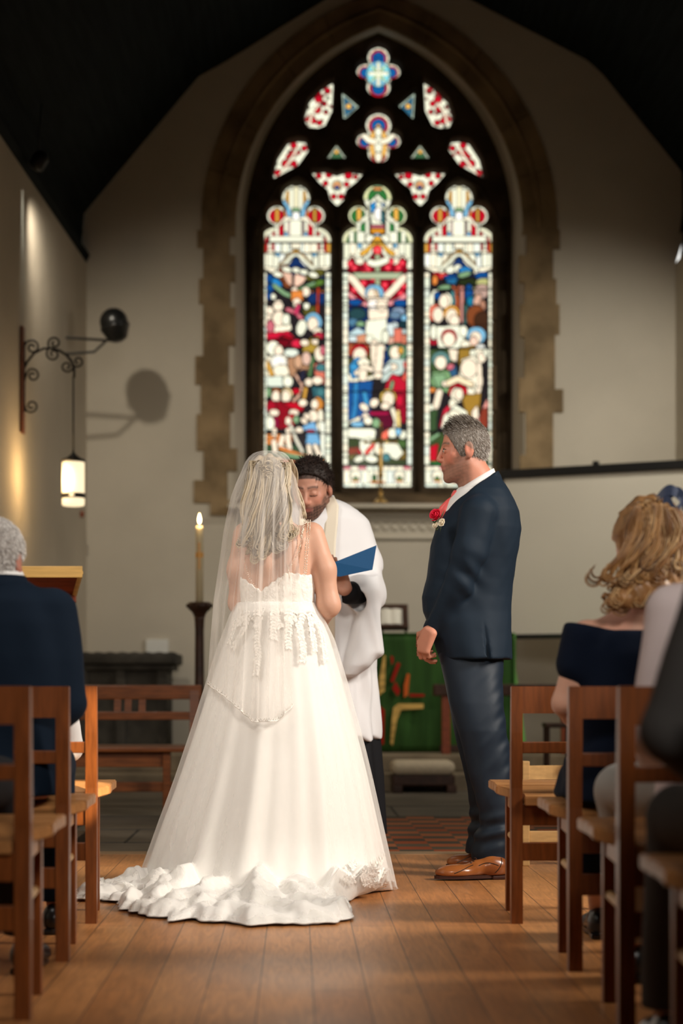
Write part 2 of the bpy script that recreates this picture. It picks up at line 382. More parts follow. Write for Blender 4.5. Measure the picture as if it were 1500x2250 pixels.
for (x, a, b) in ((-1.35, 8.3, 8.75), (-.85, 8.75, 9.55), (-1.7, 8.75, 9.55), (-1.2, 9.55, 10.5), (.6, 10.5, 11.4), (1.5, 11.4, 13.1), (.1, 11.4, 13.1)): mb.box((x, a, -.003), (x+.012, b, .0015))
struct(mb.build('trim_4', 'dark_stone'))

# ================================================================= end wall with the window opening
def arch(cx, a, ybase, ysp, yap, n=16):
    """pointed arch outline in photo pixels, bottom left - apex - bottom right"""
    h = ysp-yap; R = (a*a+h*h)/(2*a); c = R-a; pts = [(cx-a, ybase)]
    ang = math.atan2(h, c)
    for i in range(n+1):
        t = ang*i/n; pts.append((cx-(R*math.cos(t)-c), ysp-R*math.sin(t)))
    return pts+[(2*cx-x, y) for x, y in pts[::-1][1:]]
def wpt(p, D): q = W(p[0], p[1], D); return q
gable = [(188, 2100), (188, 578), (180, 530), (185, 470), (205, 445), (437, 168), (500, 133), (859, -91), (1290, 133), (1323, 163), (1497, 378), (1499, 530), (1484, 578), (1484, 2100)]
hole = arch(833, 318, 1105, 500, 52)
def fill(loops, D, flip=False):
    bm = bmesh.new(); es = []
    for lp in loops:
        vs = [bm.verts.new(wpt(p, D)) for p in lp]
        es += [bm.edges.new((vs[i], vs[(i+1) % len(vs)])) for i in range(len(vs))]
    bmesh.ops.triangle_fill(bm, use_beauty=True, use_dissolve=False, edges=es)
    return bm
bm = fill([gable, hole], WD); mb = MB(); mb.bm(bm); wo = mb.build('wall_back', 'plaster'); struct(wo)
# quoined stone surround, flush blocks of alternating length, 15 mm proud
QL = [(1105,426),(1055,426),(1055,447),(990,447),(990,432),(910,432),(910,441),(845,441),(845,429),(782,429),(782,446),(668,446),(668,437),(612,437),(612,446),(545,446),(545,433),(505,433),(505,441)]
QR = [(1105,1215),(906,1215),(906,1237),(855,1237),(855,1219),(735,1219),(735,1229),(668,1229),(668,1222),(612,1222),(612,1215),(548,1215),(548,1230),(505,1230),(505,1227)]
IL = [(1105,500),(1035,500),(1035,521),(985,521),(985,505),(905,505),(905,514),(845,514),(845,502),(760,502),(760,517),(675,517),(675,505),(620,505),(620,517),(560,517),(560,504),(520,504),(520,517)]
IR = [(1105,1142),(1000,1142),(1000,1155),(905,1155),(905,1140),(830,1140),(830,1152),(740,1152),(740,1143),(668,1143),(668,1152),(620,1152),(620,1140),(560,1140),(560,1157),(515,1157),(515,1147)]
oa = arch(833, 392, 505, 500, -18)[1:-1]; ia = arch(833, 316, 505, 500, 54)[1:-1]
ring = [(x, y) for y, x in QL]+oa+[(x, y) for y, x in QR[::-1]]+[(x, y) for y, x in IR]+ia[::-1]+[(x, y) for y, x in IL[::-1]]
bm = fill([ring], WD-.015)
r = bmesh.ops.extrude_face_region(bm, geom=bm.faces[:]); bmesh.ops.translate(bm, vec=(0, .05, 0), verts=[v for v in r['geom'] if isinstance(v, bmesh.types.BMVert)])
bmesh.ops.recalc_face_normals(bm, faces=bm.faces); mb = MB(); mb.bm(bm); struct(mb.build('trim_5', 'limestone'))
# roll moulding round the arch head
mb = MB(); mid = arch(833, 352, 1100, 500, 20); mb.tube([W(x, y, WD-.012) for x, y in mid[1:-1]], .022, 8); struct(mb.build('trim_6', 'limestone', smooth=True))
# joints between the stones
mb = MB()
for i in range(1, 14):
    for sgn in (-1, 1):
        k = 1+i; a = oa[min(len(oa)-1, int(i*1.15))] if sgn < 0 else oa[-1-min(len(oa)-1, int(i*1.15))]; b = ia[min(len(ia)-1, int(i*1.15))] if sgn < 0 else ia[-1-min(len(ia)-1, int(i*1.15))]
        if i % 3 == 0: mb.tube([W(*a, WD-.016), W(*b, WD-.016)], .004, 4)
struct(mb.build('trim_7', 'dark_limestone'))
# splayed plaster reveal and sloping stone sill
D2 = 15.98
fr = arch(833, 321, 1108, 500, 49, 24); bk = arch(831, 286, 1078, 500, 78, 24)
mb = MB(); mb.grid([[W(x, y, WD-.01) for x, y in fr], [W(x, y, D2) for x, y in bk]]); struct(mb.build('trim_8', 'plaster_warm', smooth=True))
mb = MB(); mb.add([W(515, 1105, WD-.02), W(1151, 1105, WD-.02), W(1118, 1076, D2+.02), W(544, 1076, D2+.02), W(515, 1112, WD-.02), W(1151, 1112, WD-.02)], [(0, 1, 2, 3), (4, 5, 1, 0)]); struct(mb.build('trim_9', 'dark_limestone'))
mb = MB(); mb.box(W(462, 1132, WD-.02), W(505, 1100, WD+.02)); struct(mb.build('trim_10', 'limestone'))
# inner frame stones of the window, blocks of two lengths (flat against the reveal)
mb = MB()
bl = [(1078,985,18),(985,905,2),(905,800,22),(800,705,5),(705,610,20),(610,505,4),(505,400,24)]
for y0, y1, e in bl:
    for sg in (-1, 1):
        xa = 831+sg*250; xb = 831+sg*(285+e*.5); x0, x1 = sorted((xa, xb)); p = W(x0, y0-1, D2-.03); q = W(x1, y1+1, D2-.03); mb.bbox((p.x, D2-.045-.0008*e, p.z), (q.x, D2+.06, q.z), .012)
for (x, y, a, s) in ((586, 322, 1.05, 26), (668, 152, .74, 34)):
    for sg in (-1, 1):
        c = W(831+sg*(x-831), y, D2-.01); R = Matrix.Rotation(-sg*(PI/2-a), 4, 'Y'); T = Matrix.Translation(c) @ R; mb.bbox((-.17, -.03, -s/244), (.02+.05, .07, s/244), .012, R=T) if sg > 0 else mb.bbox((-.07, -.03, -s/244), (.17, .07, s/244), .012, R=T)
struct(mb.build('trim_11', 'dark_limestone'))
# plain ledge below the sill with a low carved band
mb = MB(); a = W(500, 1116, WD-.16); b = W(1108, 1106, WD-.16); mb.bbox((a.x, WD-.16, a.z), (b.x, WD-.005, b.z), .006); struct(mb.build('trim_12', 'plaster'))
mb = MB()
for i in range(26):
    x = 560+i*20.5; p = W(x, 1160, WD); mb.sphere((p.x, WD-.002, p.z), .036, 10, (1, .35, .8)); mb.sphere((p.x+.04, WD-.002, p.z+.03), .022, 8, (1, .4, 1))
a = W(540, 1186, WD); b = W(1100, 1178, WD); mb.box((a.x, WD-.02, a.z), (b.x, WD, b.z)); a = W(540, 1136, WD); b = W(1100, 1130, WD); mb.box((a.x, WD-.02, a.z), (b.x, WD, b.z))
struct(mb.build('trim_13', 'plaster', smooth=True))

# ================================================================= side walls, nave shell, roof
def wall(name, pts, m, th=.2, side=1):
    """vertical wall along plan points with heights: [(x,y,z0,z1)...]"""
    mb = MB()
    for (x0, y0, a0, b0), (x1, y1, a1, b1) in zip(pts[:-1], pts[1:]):
        d = Vector((x1-x0, y1-y0, 0)).normalized(); n = Vector((-d.y, d.x, 0))*th*side
        vs = [Vector((x0, y0, a0)), Vector((x1, y1, a1)), Vector((x1, y1, b1)), Vector((x0, y0, b0))]; mb.add(vs+[v+n for v in vs], [(0,1,2,3),(7,6,5,4),(0,4,5,1),(1,5,6,2),(2,6,7,3),(3,7,4,0)])
    return struct(mb.build(name, m))
lx = lambda y: -1.84-.0434*(WD-y)
wall('wall_left', [(lx(15.62), 15.62, -.1, 4.49), (lx(-6.2), -6.2, -.1, 4.49)], 'plaster_warm', side=-1)
wall('wall_right', [(3.335, 15.62, -.1, 4.49), (3.335, 12.2, -.1, 4.49)], 'plaster', side=1)
wall('wall_chancel_right', [(3.30, 12.2, -.1, 7.6), (5.4, 12.2, -.1, 7.6)], 'plaster', side=-1).name = 'wall_east_right'
wall('wall_nave_right', [(5.3, 12.2, -.1, 4.6), (5.3, -6.2, -.1, 4.6)], 'limestone', side=1)
wall('wall_rear', [(-3.2, -6.2, -.1, 8), (5.4, -6.2, -.1, 8)], 'limestone', side=-1)
prof = [(183, 590), (180, 530), (185, 470), (205, 445), (437, 168), (500, 133), (859, -91), (1290, 133), (1323, 163), (1497, 378), (1499, 530), (1492, 590)]
mb = MB(); A = []; B = []
for i, p in enumerate(prof):
    q = W(p[0], p[1], WD); A.append((q.x, WD+.03, q.z)); k = max(0, 1-i/6); B.append((q.x-.945*k, -6.3, q.z))
mb.grid([[Vector(p) for p in A], [Vector(p) for p in B]]); co = [Vector((p[0], p[1], p[2]+.3)) for p in A]; cb = [Vector((p[0], p[1], p[2]+.3)) for p in B]; mb.grid([co, cb])
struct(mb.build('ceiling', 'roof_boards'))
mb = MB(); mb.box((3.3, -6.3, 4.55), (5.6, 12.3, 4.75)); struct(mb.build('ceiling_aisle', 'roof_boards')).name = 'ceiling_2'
# timber wall plate on the left wall and its beam end
mb = MB()
mb.add([Vector((lx(15.6)-.01, 15.6, 4.47)), Vector((lx(15.6)+.03, 15.6, 4.56)), Vector((lx(-6)-.01, -6, 4.47)), Vector((lx(-6)+.03, -6, 4.56)), Vector((lx(15.6)-.1, 15.6, 4.6)), Vector((lx(-6)-.1, -6, 4.6))], [(0, 1, 3, 2), (1, 4, 5, 3)])
struct(mb.build('trim_14', 'roof_boards'))
# ================================================================= window stonework (three lights and tracery) cut out of one slab
GD = 16.03                       # plane of the glass
def gp(px, py, D=GD): return (px-VX)*D/F, CH+(HY-py)*D/F
sc = GD/F
def circ(px, py, r): x, z = gp(px, py); return lambda P: np.sqrt((P[:, 0]-x)**2+(P[:, 1]-z)**2)-r*sc
def rect(x0, y0, x1, y1, r=0):
    a, b = gp(x0, y1); c, d = gp(x1, y0); cx, cz, hx, hz = (a+c)/2, (b+d)/2, (c-a)/2-r*sc, (d-b)/2-r*sc
    def f(P):
        u = np.abs(P[:, 0]-cx)-hx; v = np.abs(P[:, 1]-cz)-hz; return np.sqrt(np.maximum(u, 0)**2+np.maximum(v, 0)**2)+np.minimum(np.maximum(u, v), 0)-r*sc
    return f
def poly2(pts, r=0):
    V = np.array([gp(*p) for p in pts])
    def f(P):
        d = np.full(len(P), 1e9); s = np.ones(len(P)); n = len(V)
        for i in range(n):
            a = V[i]; b = V[i-1]; e = b-a; w_ = P-a; t = np.clip((w_ @ e)/(e @ e), 0, 1); q = w_-t[:, None]*e; d = np.minimum(d, (q*q).sum(1))
            c1 = P[:, 1] >= a[1]; c2 = P[:, 1] < b[1]; c3 = e[0]*w_[:, 1] > e[1]*w_[:, 0]; al = (c1 & c2 & c3) | (~c1 & ~c2 & ~c3); s = np.where(al, -s, s)
        return s*np.sqrt(d)-r*sc
    return f
MX = 831
def mir(pts): return [(2*MX-x, y) for x, y in pts]
opens = []
for c in (650, 829, 1008):
    opens += [rect(c-75, 528, c+75, 1070, 2), rect(c-47, 466, c+47, 560), circ(c-47, 530, 29), circ(c+47, 530, 29), circ(c-41, 475, 21.5), circ(c+41, 475, 21.5), circ(c, 437, 29.5), rect(c-20, 440, c+20, 500)]
opens += [circ(831, 128, 23), circ(802, 160, 18), circ(860, 160, 18), circ(831, 193, 25), rect(806, 140, 856, 182), circ(831, 277, 27), circ(801, 312, 17.5), circ(861, 312, 17.5), circ(831, 339, 22), rect(808, 292, 854, 334)]
m1 = [(730.5,184.5),(727,248),(711,280),(698,285),(678,283),(670,263),(681,227),(706,201)]; m2 = [(655,313),(670,315),(676,333),(652,367),(600,395),(611,352),(633,318)]
t1 = [(752.5,207),(756,264),(787,236)]; t2 = [(739,321),(719,350),(760,350)]
tre = [(686,383),(715,381),(739,389),(765,381),(795,385),(779,403),(757,420),(754,440),(740,454),(727,440),(722,420),(704,405)]
for s_ in (m1, m2, t1, t2, tre): opens += [poly2(s_, 1), poly2(mir(s_), 1)]
nL = len(opens) if False else 24
def opening(P2):
    d = opens[0](P2)
    for o in opens[1:]: d = np.minimum(d, o(P2))
    return d
bkx = arch(831, 292, 1095, 500, 70, 20)
frame2 = poly2(bkx)
def stone(P):
    P2 = P[:, [0, 2]]; dep = np.clip((GD-.02-P[:, 1])/.13, 0, 1)    # 0 at the glass, 1 at the front face
    op = opening(P2)-.026*dep**1.5-.012*(dep > .75)
    slab = np.abs(P[:, 1]-(GD-.055))-.075
    return smax(smax(-op, slab, .006), frame2(P2), .004)
x0, z0 = gp(535, 1100); x1, z1 = gp(1128, 60)
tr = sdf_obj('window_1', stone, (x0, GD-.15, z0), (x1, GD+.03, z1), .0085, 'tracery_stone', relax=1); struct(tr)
# round mullion shafts in front
mb = MB()
for c in (739.5, 918.5):
    mb.tube([W(c, 1078, GD-.14), W(c, 500, GD-.14)], .024, 10)
for c in (556, 1106): mb.tube([W(c, 1078, GD-.12), W(c, 480, GD-.12)], .03, 10)
mb.tube([W(738, 498, GD-.135), W(728, 455, GD-.135), W(700, 412, GD-.13), W(655, 385, GD-.13), W(608, 412, GD-.13), W(575, 465, GD-.13), W(560, 520, GD-.13)], .016, 8)
mb.tube([W(924, 498, GD-.135), W(934, 455, GD-.135), W(962, 412, GD-.13), W(1007, 385, GD-.13), W(1054, 412, GD-.13), W(1087, 465, GD-.13), W(1102, 520, GD-.13)], .016, 8)
mb.tube([W(741, 498, GD-.135), W(752, 455, GD-.135), W(785, 405, GD-.13), W(831, 376, GD-.13), W(877, 405, GD-.13), W(910, 455, GD-.135), W(921, 498, GD-.135)], .016, 8)
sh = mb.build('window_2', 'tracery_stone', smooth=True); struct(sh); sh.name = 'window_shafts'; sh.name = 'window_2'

# ================================================================= stained glass: coloured pieces between black leads
CW = (.88, .88, .70); CR = (.50, .004, .018); CB = (.006, .07, .27); LB = (.20, .46, .68); CG = (.025, .16, .035); LG = (.22, .38, .20); CY = (.68, .36, .06); PK = (.58, .14, .18)
SK = (.95, .80, .62); DK = (.018, .014, .016); NB = (.008, .03, .12); BR = (.22, .06, .02); OR = (.75, .24, .05); DR = (.16, .004, .01); CRM = (.95, .88, .68); OL = (.10, .09, .015); TE = (.06, .20, .22)
class Glass:
    def __init__(s, x0, y0, x1, y1, bg, st=1.6):
        s.b = (x0, y0, x1, y1); s.st = st; s.nx = int((x1-x0)/st)+1; s.ny = int((y1-y0)/st)+1
        s.X, s.Y = np.meshgrid(x0+np.arange(s.nx)*st, y0+np.arange(s.ny)*st); s.C = np.zeros((s.ny, s.nx, 3)); s.C[:] = bg
    def put(s, d, c, lead=1.9, j=.06):
        c = np.array(c)*(1+random.uniform(-j, j))
        if lead: s.C[(d < lead)] = (.006, .005, .005)
        s.C[d < 0] = c
    def e(s, x, y, rx, ry, c, a=0, **k):
        t = math.radians(a); u = (s.X-x)*math.cos(t)+(s.Y-y)*math.sin(t); v = -(s.X-x)*math.sin(t)+(s.Y-y)*math.cos(t)
        s.put((np.sqrt((u/rx)**2+(v/ry)**2)-1)*min(rx, ry), c, **k)
    def r(s, x0, y0, x1, y1, c, **k): s.put(np.maximum(np.abs(s.X-(x0+x1)/2)-abs(x1-x0)/2, np.abs(s.Y-(y0+y1)/2)-abs(y1-y0)/2), c, **k)
    def l(s, pts, w_, c, **k):
        d = np.full(s.X.shape, 1e9)
        for (a, b), (p, q) in zip(pts[:-1], pts[1:]):
            L2 = (p-a)**2+(q-b)**2+1e-9; t = np.clip(((s.X-a)*(p-a)+(s.Y-b)*(q-b))/L2, 0, 1); d = np.minimum(d, np.hypot(s.X-a-t*(p-a), s.Y-b-t*(q-b)))
        s.put(d-w_/2, c, **k)
    def p(s, pts, c, **k):
        d = np.full(s.X.shape, 1e9); sg = np.ones(s.X.shape)
        for i in range(len(pts)):
            ax, ay = pts[i]; bx, by = pts[i-1]; ex, ey = bx-ax, by-ay; wx, wy = s.X-ax, s.Y-ay; t = np.clip((wx*ex+wy*ey)/(ex*ex+ey*ey+1e-9), 0, 1)
            d = np.minimum(d, np.hypot(wx-t*ex, wy-t*ey)); c1 = s.Y >= ay; c2 = s.Y < by; c3 = ex*wy > ey*wx; al = (c1 & c2 & c3) | (~c1 & ~c2 & ~c3); sg = np.where(al, -sg, sg)
        s.put(sg*d, c, **k)
    def build(s, name, parent=None):
        mb = MB(); V = []
        xs = (s.X-VX)*GD/F; zs = CH+(HY-s.Y)*GD/F; V = np.stack([xs, np.full(xs.shape, GD), zs], -1).reshape(-1, 3)
        i = np.arange(s.ny*s.nx).reshape(s.ny, s.nx); Q = np.stack([i[:-1, :-1], i[1:, :-1], i[1:, 1:], i[:-1, 1:]], -1).reshape(-1, 4)
        grp = opens[:nL] if s.b[1] > 200 else opens[nL:]; P2 = V[:, [0, 2]]; d = grp[0](P2)
        for q in grp[1:]: d = np.minimum(d, q(P2))
        Q = Q[(d[Q] < .016).all(1)]
        u = np.unique(Q); mp_ = np.zeros(len(V), int); mp_[u] = np.arange(len(u)); Q = mp_[Q]; V = V[u]; CC = s.C.reshape(-1, 3)[u]
        me = bpy.data.meshes.new(name); me.from_pydata(V.tolist(), [], Q.tolist()); C = np.ones((len(V), 4), dtype=np.float32); C[:, :3] = CC
        a = me.color_attributes.new('Col', 'FLOAT_COLOR', 'POINT'); a.data.foreach_set('color', C.ravel()); o = link(name, me, 'stained_glass', parent)
        return struct(o)
m = bpy.data.materials.new('stained_glass'); m.use_nodes = True; nt = m.node_tree; N = nt.nodes; L = nt.links; N.remove(N['Principled BSDF'])
at = N.new('ShaderNodeAttribute'); at.attribute_name = 'Col'; tp = N.new('ShaderNodeBsdfTransparent'); L.new(at.outputs['Color'], tp.inputs[0]); gl = N.new('ShaderNodeBsdfGlossy'); gl.inputs['Roughness'].default_value = .15; gl.inputs[0].default_value = (.5, .5, .5, 1)
mxs = N.new('ShaderNodeMixShader'); mxs.inputs[0].default_value = .03; L.new(tp.outputs[0], mxs.inputs[1]); L.new(gl.outputs[0], mxs.inputs[2]); L.new(mxs.outputs[0], N['Material Output'].inputs[0]); MATS['stained_glass'] = m

def border(g, c, top=600):
    """pale bead borders down both sides of a light"""
    for sg in (-1, 1):
        y = top
        while y < 1022:
            h = random.uniform(10, 22); g.r(c+sg*75-(0 if sg < 0 else 10), y, c+sg*75+(10 if sg < 0 else 0), min(y+h, 1022), random.choice([CW, CW, (.80, .86, .70), CRM, (.75, .82, .72)])); y += h+1
def canopy_side(g, c):
    """pinnacled canopy of the outer lights"""
    g.e(c, 437, 31, 31, CW); g.e(c, 437, 22, 24, CR)
    for d in (-18, 18): g.r(c+d-3, 420, c+d+3, 462, CY)
    for d in (-10, 10): g.r(c+d-4, 415, c+d+4, 470, CW)
    g.r(c-5, 410, c+5, 468, (.85, .80, .55))
    for d in (-1, 1):
        g.e(c+d*41, 475, 23, 23, CW); g.e(c+d*42, 475, 15, 15, CR); g.r(c+d*41-3, 458, c+d*41+3, 492, CY); g.r(c+d*22-4, 457, c+d*22+4, 484, OR)
        g.l([(c+d*26, 445), (c+d*17, 462), (c+d*13, 480)], 9, LB); g.e(c+d*49, 530, 30, 30, (.85, .84, .62)); g.e(c+d*47, 532, 20, 22, CR)
        g.r(c+d*40-4, 490, c+d*40+4, 530, CW); g.l([(c+d*36, 496), (c+d*22, 480), (c+d*8, 482)], 7, CRM); g.p([(c+d*37, 500), (c+d*27, 490), (c+d*27, 520), (c+d*37, 520)], CR)
        g.r(c+d*22-4, 486, c+d*22+4, 520, CW); g.r(c+d*14-3, 488, c+d*14+3, 520, (.80, .60, .55)); g.e(c+d*22, 516, 4, 5, LB); g.r(c+d*57-4, 512, c+d*57+4, 556, CW)
    g.p([(c-7, 458), (c+7, 458), (c+9, 466), (c-9, 466)], LG); g.r(c-6, 466, c+6, 526, (1, 1, .96)); g.r(c-12, 485, c+12, 526, CW)
    g.r(c-58, 520, c+58, 531, CW)
    for d in (-1, 1):
        g.r(c+d*75, 535, c+d*67, 556, CY); g.r(c+d*67, 535, c+d*47, 556, CR); g.r(c+d*57-3, 535, c+d*57+3, 556, CW); g.e(c+d*56, 556, 7, 7, CRM)
        for k in range(3): g.r(c+d*(46-15*k), 535, c+d*(31-15*k), 556, random.choice([CW, CRM, (.85, .9, .8)]))
        for k in range(5): g.r(c+d*(75-13*k), 558, c+d*(62-13*k), 590, random.choice([CW, CRM, (.86, .84, .66), (.9, .93, .85)]))
        g.e(c+d*40, 559, 5, 4, LB); g.p([(c+d*75, 588), (c+d*56, 596), (c+d*52, 604), (c+d*35, 606), (c+d*33, 590), (c+d*75, 586)], CRM)
    g.p([(c, 563), (c+16, 583), (c+26, 590), (c+30, 606), (c-30, 606), (c-26, 590), (c-16, 583)], NB)
    g.l([(c-36, 584), (c-20, 568), (c-8, 555), (c, 552), (c+8, 555), (c+20, 568), (c+36, 584)], 5, CY); g.l([(c-40, 592), (c-24, 577), (c-8, 562), (c, 558), (c+8, 562), (c+24, 577), (c+40, 592)], 6, CW)
    g.r(c-10, 535, c+10, 546, CRM)
def panel_foot(g, c):
    g.r(c-75, 1023, c+75, 1072, CW)
    for k in range(9): g.r(c-74+k*16.5, 1025, c-59+k*16.5, 1031, random.choice([CRM, (.8, .85, .7), PK]), lead=.8)
    for k in range(11): g.r(c-74+k*13.6, 1034, c-62+k*13.6, 1062, random.choice([CW, (.85, .88, .78), CRM, (.78, .84, .76)]), lead=.8)
    for d in (-48, 48): g.e(c+d, 1046, 10, 11, CRM); g.p([(c+d, 1046), (c+d-8, 1056), (c+d+8, 1056)], CG); g.r(c+d-8, 1056, c+d+8, 1059, OR, lead=0)
    for d in (-7, 6): g.r(c+d-3, 1044, c+d+3, 1057, CG)
    g.r(c-16, 1057, c+16, 1061, OR, lead=.5)
    for k in range(10): g.r(c-74+k*15, 1063, c-61+k*15, 1072, random.choice([CW, (.75, .82, .7)]), lead=.7)
def bars(g, ys):
    for y in ys: g.C[np.abs(g.Y-y) < 1.4] = (.004, .004, .004)
# --- left light
g = Glass(571, 402, 729, 1074, DK); c = 650
canopy_side(g, c)
for x, y, rx, ry, cc, a in [(592,612,9,8,CB,0),(608,622,12,7,(.02,.22,.55),40),(594,632,8,8,CB,0),(593,650,7,7,CB,0),(655,594,10,8,NB,0),(668,600,9,9,CB,0),(704,602,8,9,CB,0),(625,600,14,18,BR,0),(690,604,22,10,OL,-20),(632,622,9,10,BR,0)]: g.e(x, y, rx, ry, cc, a)
g.p([(620,598),(640,602),(641,628),(632,622)], (.72,.45,.33)); g.p([(648,602),(672,610),(664,622),(655,628),(647,628)], (.85,.55,.42))
for x, y in ((630,592),(652,594),(668,598),(610,603),(688,604)): g.e(x, y, 10, 5, CW, 15)
g.l([(603,628),(625,645),(643,652)], 8, LG); g.l([(660,636),(684,626),(706,620)], 10, (.10,.20,.03)); g.l([(662,634),(690,622)], 5, LG)
g.l([(700,634),(698,660),(698,690)], 5, (.55,.07,.03)); g.l([(685,642),(697,656),(708,642)], 4, OR); g.r(678,645,712,668,NB); g.l([(699,634),(697,694)], 4, (.5,.05,.02)); g.p([(665,680),(690,672),(700,700),(672,702)], OL)
for x, y, r_ in ((647,640,7),(672,641,8),(652,665,9),(673,672,6),(600,652,5),(611,672,10),(592,684,8),(590,700,7)): g.e(x, y, r_, r_*1.2, SK if r_ > 6 else CW)
g.r(640,640,664,660,OR); g.e(652,664,8,8,SK); g.l([(632,680),(648,686),(662,700)], 8, PK); g.l([(655,672),(650,688)], 7, (.6,.04,.12))
g.p([(598,692),(632,690),(640,722),(628,732),(592,730)], CRM); g.e(612,700,13,16,SK); g.e(628,702,8,12,CW); g.e(594,718,8,14,PK)
g.e(688,708,18,20,LB); g.e(687,712,11,15,SK); g.e(662,720,10,17,CW,15); g.e(698,735,10,14,CRM)
g.p([(582,733),(632,728),(664,758),(660,764),(610,756),(582,745)], (.60,.01,.04)); g.e(632,745,14,7,CR,20); g.e(652,755,12,8,(.7,.02,.06)); g.e(620,752,16,10,DR)
g.e(700,738,10,8,(.45,.02,.05)); g.p([(668,745),(700,740),(695,775),(665,772)], (.42,.27,.04)); g.e(669,753,9,6,SK); g.e(692,750,7,7,SK)
g.e(600,765,14,15,CW); g.e(612,772,9,13,SK); g.p([(582,785),(630,778),(634,826),(584,830)], CRM); g.e(612,795,16,14,(1,.97,.88)); g.e(618,815,18,13,CRM); g.l([(586,796),(598,824)], 8, CY); g.p([(583,829),(620,826),(622,850),(583,848)], (.75,.82,.70)); g.e(632,838,10,12,CW)
g.e(640,775,15,8,(.70,.76,.66)); g.p([(632,788),(650,784),(672,776),(682,800),(668,828),(655,810),(640,830),(634,812)], (.42,.22,.12)); g.e(655,795,8,14,(.62,.36,.22)); g.e(673,788,9,14,(.75,.50,.40)); g.l([(650,825),(664,848),(655,872),(645,880)], 5, (.72,.42,.30)); g.p([(660,815),(672,812),(668,835),(658,838)], (.02,.02,.04))
g.e(702,778,11,15,SK); g.e(710,770,6,10,PK); g.p([(690,800),(715,795),(715,842),(695,845)], (.70,.18,.12)); g.e(706,808,12,8,TE); g.e(697,836,11,8,SK); g.l([(688,785),(680,825)], 6, (.10,.20,.08)); g.e(678,840,8,8,SK)
g.p([(685,850),(714,848),(714,880),(690,874)], (.03,.12,.15)); g.e(704,862,9,9,TE); g.l([(672,852),(668,875)], 6, CY); g.e(650,860,8,6,CR)
g.e(606,866,9,12,OR); g.e(606,872,8,13,SK); g.e(630,866,12,13,(.85,.65,.35)); g.e(628,872,9,13,SK); g.e(590,862,5,10,LG)
g.p([(584,890),(605,882),(640,884),(668,895),(664,906),(640,905),(635,940),(590,945)], (.25,.004,.012)); g.p([(622,886),(650,884),(668,895),(655,906)], CR); g.e(596,895,10,14,(.35,.006,.02)); g.e(602,907,10,7,SK); g.e(645,907,10,7,SK); g.e(665,885,9,7,SK); g.p([(622,915),(645,910),(646,935),(625,940)], CR); g.e(602,930,9,14,(.3,.004,.05)); g.e(633,925,6,8,SK)
g.e(697,888,12,15,(.62,.24,.04)); g.e(691,888,7,10,SK); g.l([(704,905),(705,925),(695,945)], 9, CRM); g.e(688,915,10,13,SK); g.e(650,922,6,8,LG); g.e(675,915,8,5,SK,40); g.e(668,925,8,5,SK,40); g.p([(664,938),(690,926),(697,946),(690,950),(664,944)], (.18,.42,.70)); g.e(657,945,8,6,SK); g.e(586,925,8,16,CW)
g.r(583,955,640,975,OR); g.p([(583,978),(640,976),(715,1005),(715,1022),(583,1022)], (.03,.07,.03))
for pts in ([(603,945),(601,968),(604,990)],[(633,945),(632,965),(637,990)],[(621,960),(615,980),(624,985)]): g.l(pts, 9, SK)
g.l([(638,935),(650,965),(664,992)], 6, (.78,.74,.60)); g.p([(674,952),(697,952),(704,975),(690,980),(673,975)], (.16,.40,.66)); g.r(674,945,690,949,CR)
g.l([(678,980),(682,1002),(672,1006)], 9, SK); g.l([(692,980),(702,1002),(697,1010)], 9, SK); g.p([(703,925),(713,930),(716,1005),(706,1000)], (.88,.90,.76)); g.e(593,930,9,14,CW)
for pts, cc in (([(615,985),(660,1000),(712,1015)], OR),([(620,998),(670,1006)], LG),([(600,1010),(640,1016),(690,1018)], (.5,.12,.04)),([(583,965),(600,962)], OR)): g.l(pts, 6, cc)
border(g, c); panel_foot(g, c); bars(g, (533, 557, 666, 745, 850, 952, 1022)); g.build('window_3')
# --- right light
g = Glass(929, 402, 1087, 1074, DK); c = 1008
canopy_side(g, c)
for x, y, rx, ry, cc, a in [(1000,598,20,12,NB,0),(990,592,11,7,CW,-20),(1006,590,8,8,CW,0),(1022,594,14,7,(.02,.20,.50),0),(1020,603,14,5,LG,-15),(962,606,12,7,CR,10),(975,607,10,6,(.8,.06,.05),0),(955,616,5,10,OR,0),(990,610,14,5,CB,0),(1000,618,20,5,(.02,.14,.30),0),(1060,606,16,8,CB,0),(1030,620,24,7,(.02,.03,.01),0),(976,632,14,5,LG,-10),(1060,620,14,8,(.45,.45,.18),-10),(1042,640,16,6,(.42,.42,.10),-50),(1058,640,16,15,(.45,.30,.25),-30),(1030,645,8,20,CB,0),(998,655,10,18,TE,0),(1034,662,8,10,(.01,.18,.32),0),(1048,660,7,14,(.65,.38,.28),20),(1060,672,6,12,(.45,.22,.14),0),(1020,690,10,22,(.04,.10,.09),0),(1045,695,20,24,BR,0),(1060,705,18,20,(.05,.02,.01),0)]: g.e(x, y, rx, ry, cc, a)
g.l([(1001,634),(1004,660),(1003,690)], 5, (.5,.10,.03)); g.l([(995,630),(1003,642),(1010,630)], 4, (.6,.14,.06)); g.l([(1015,632),(1014,665),(1014,705)], 6, (.60,.26,.22))
g.l([(957,640),(948,655),(945,675)], 10, CW); g.e(979,660,13,16,CRM); g.e(975,662,10,15,SK); g.e(957,688,16,18,(.85,.20,.12)); g.e(962,692,11,16,SK); g.e(992,690,17,18,(.80,.38,.06)); g.e(992,695,12,16,SK); g.e(998,705,10,12,SK); g.e(960,650,6,8,CB)
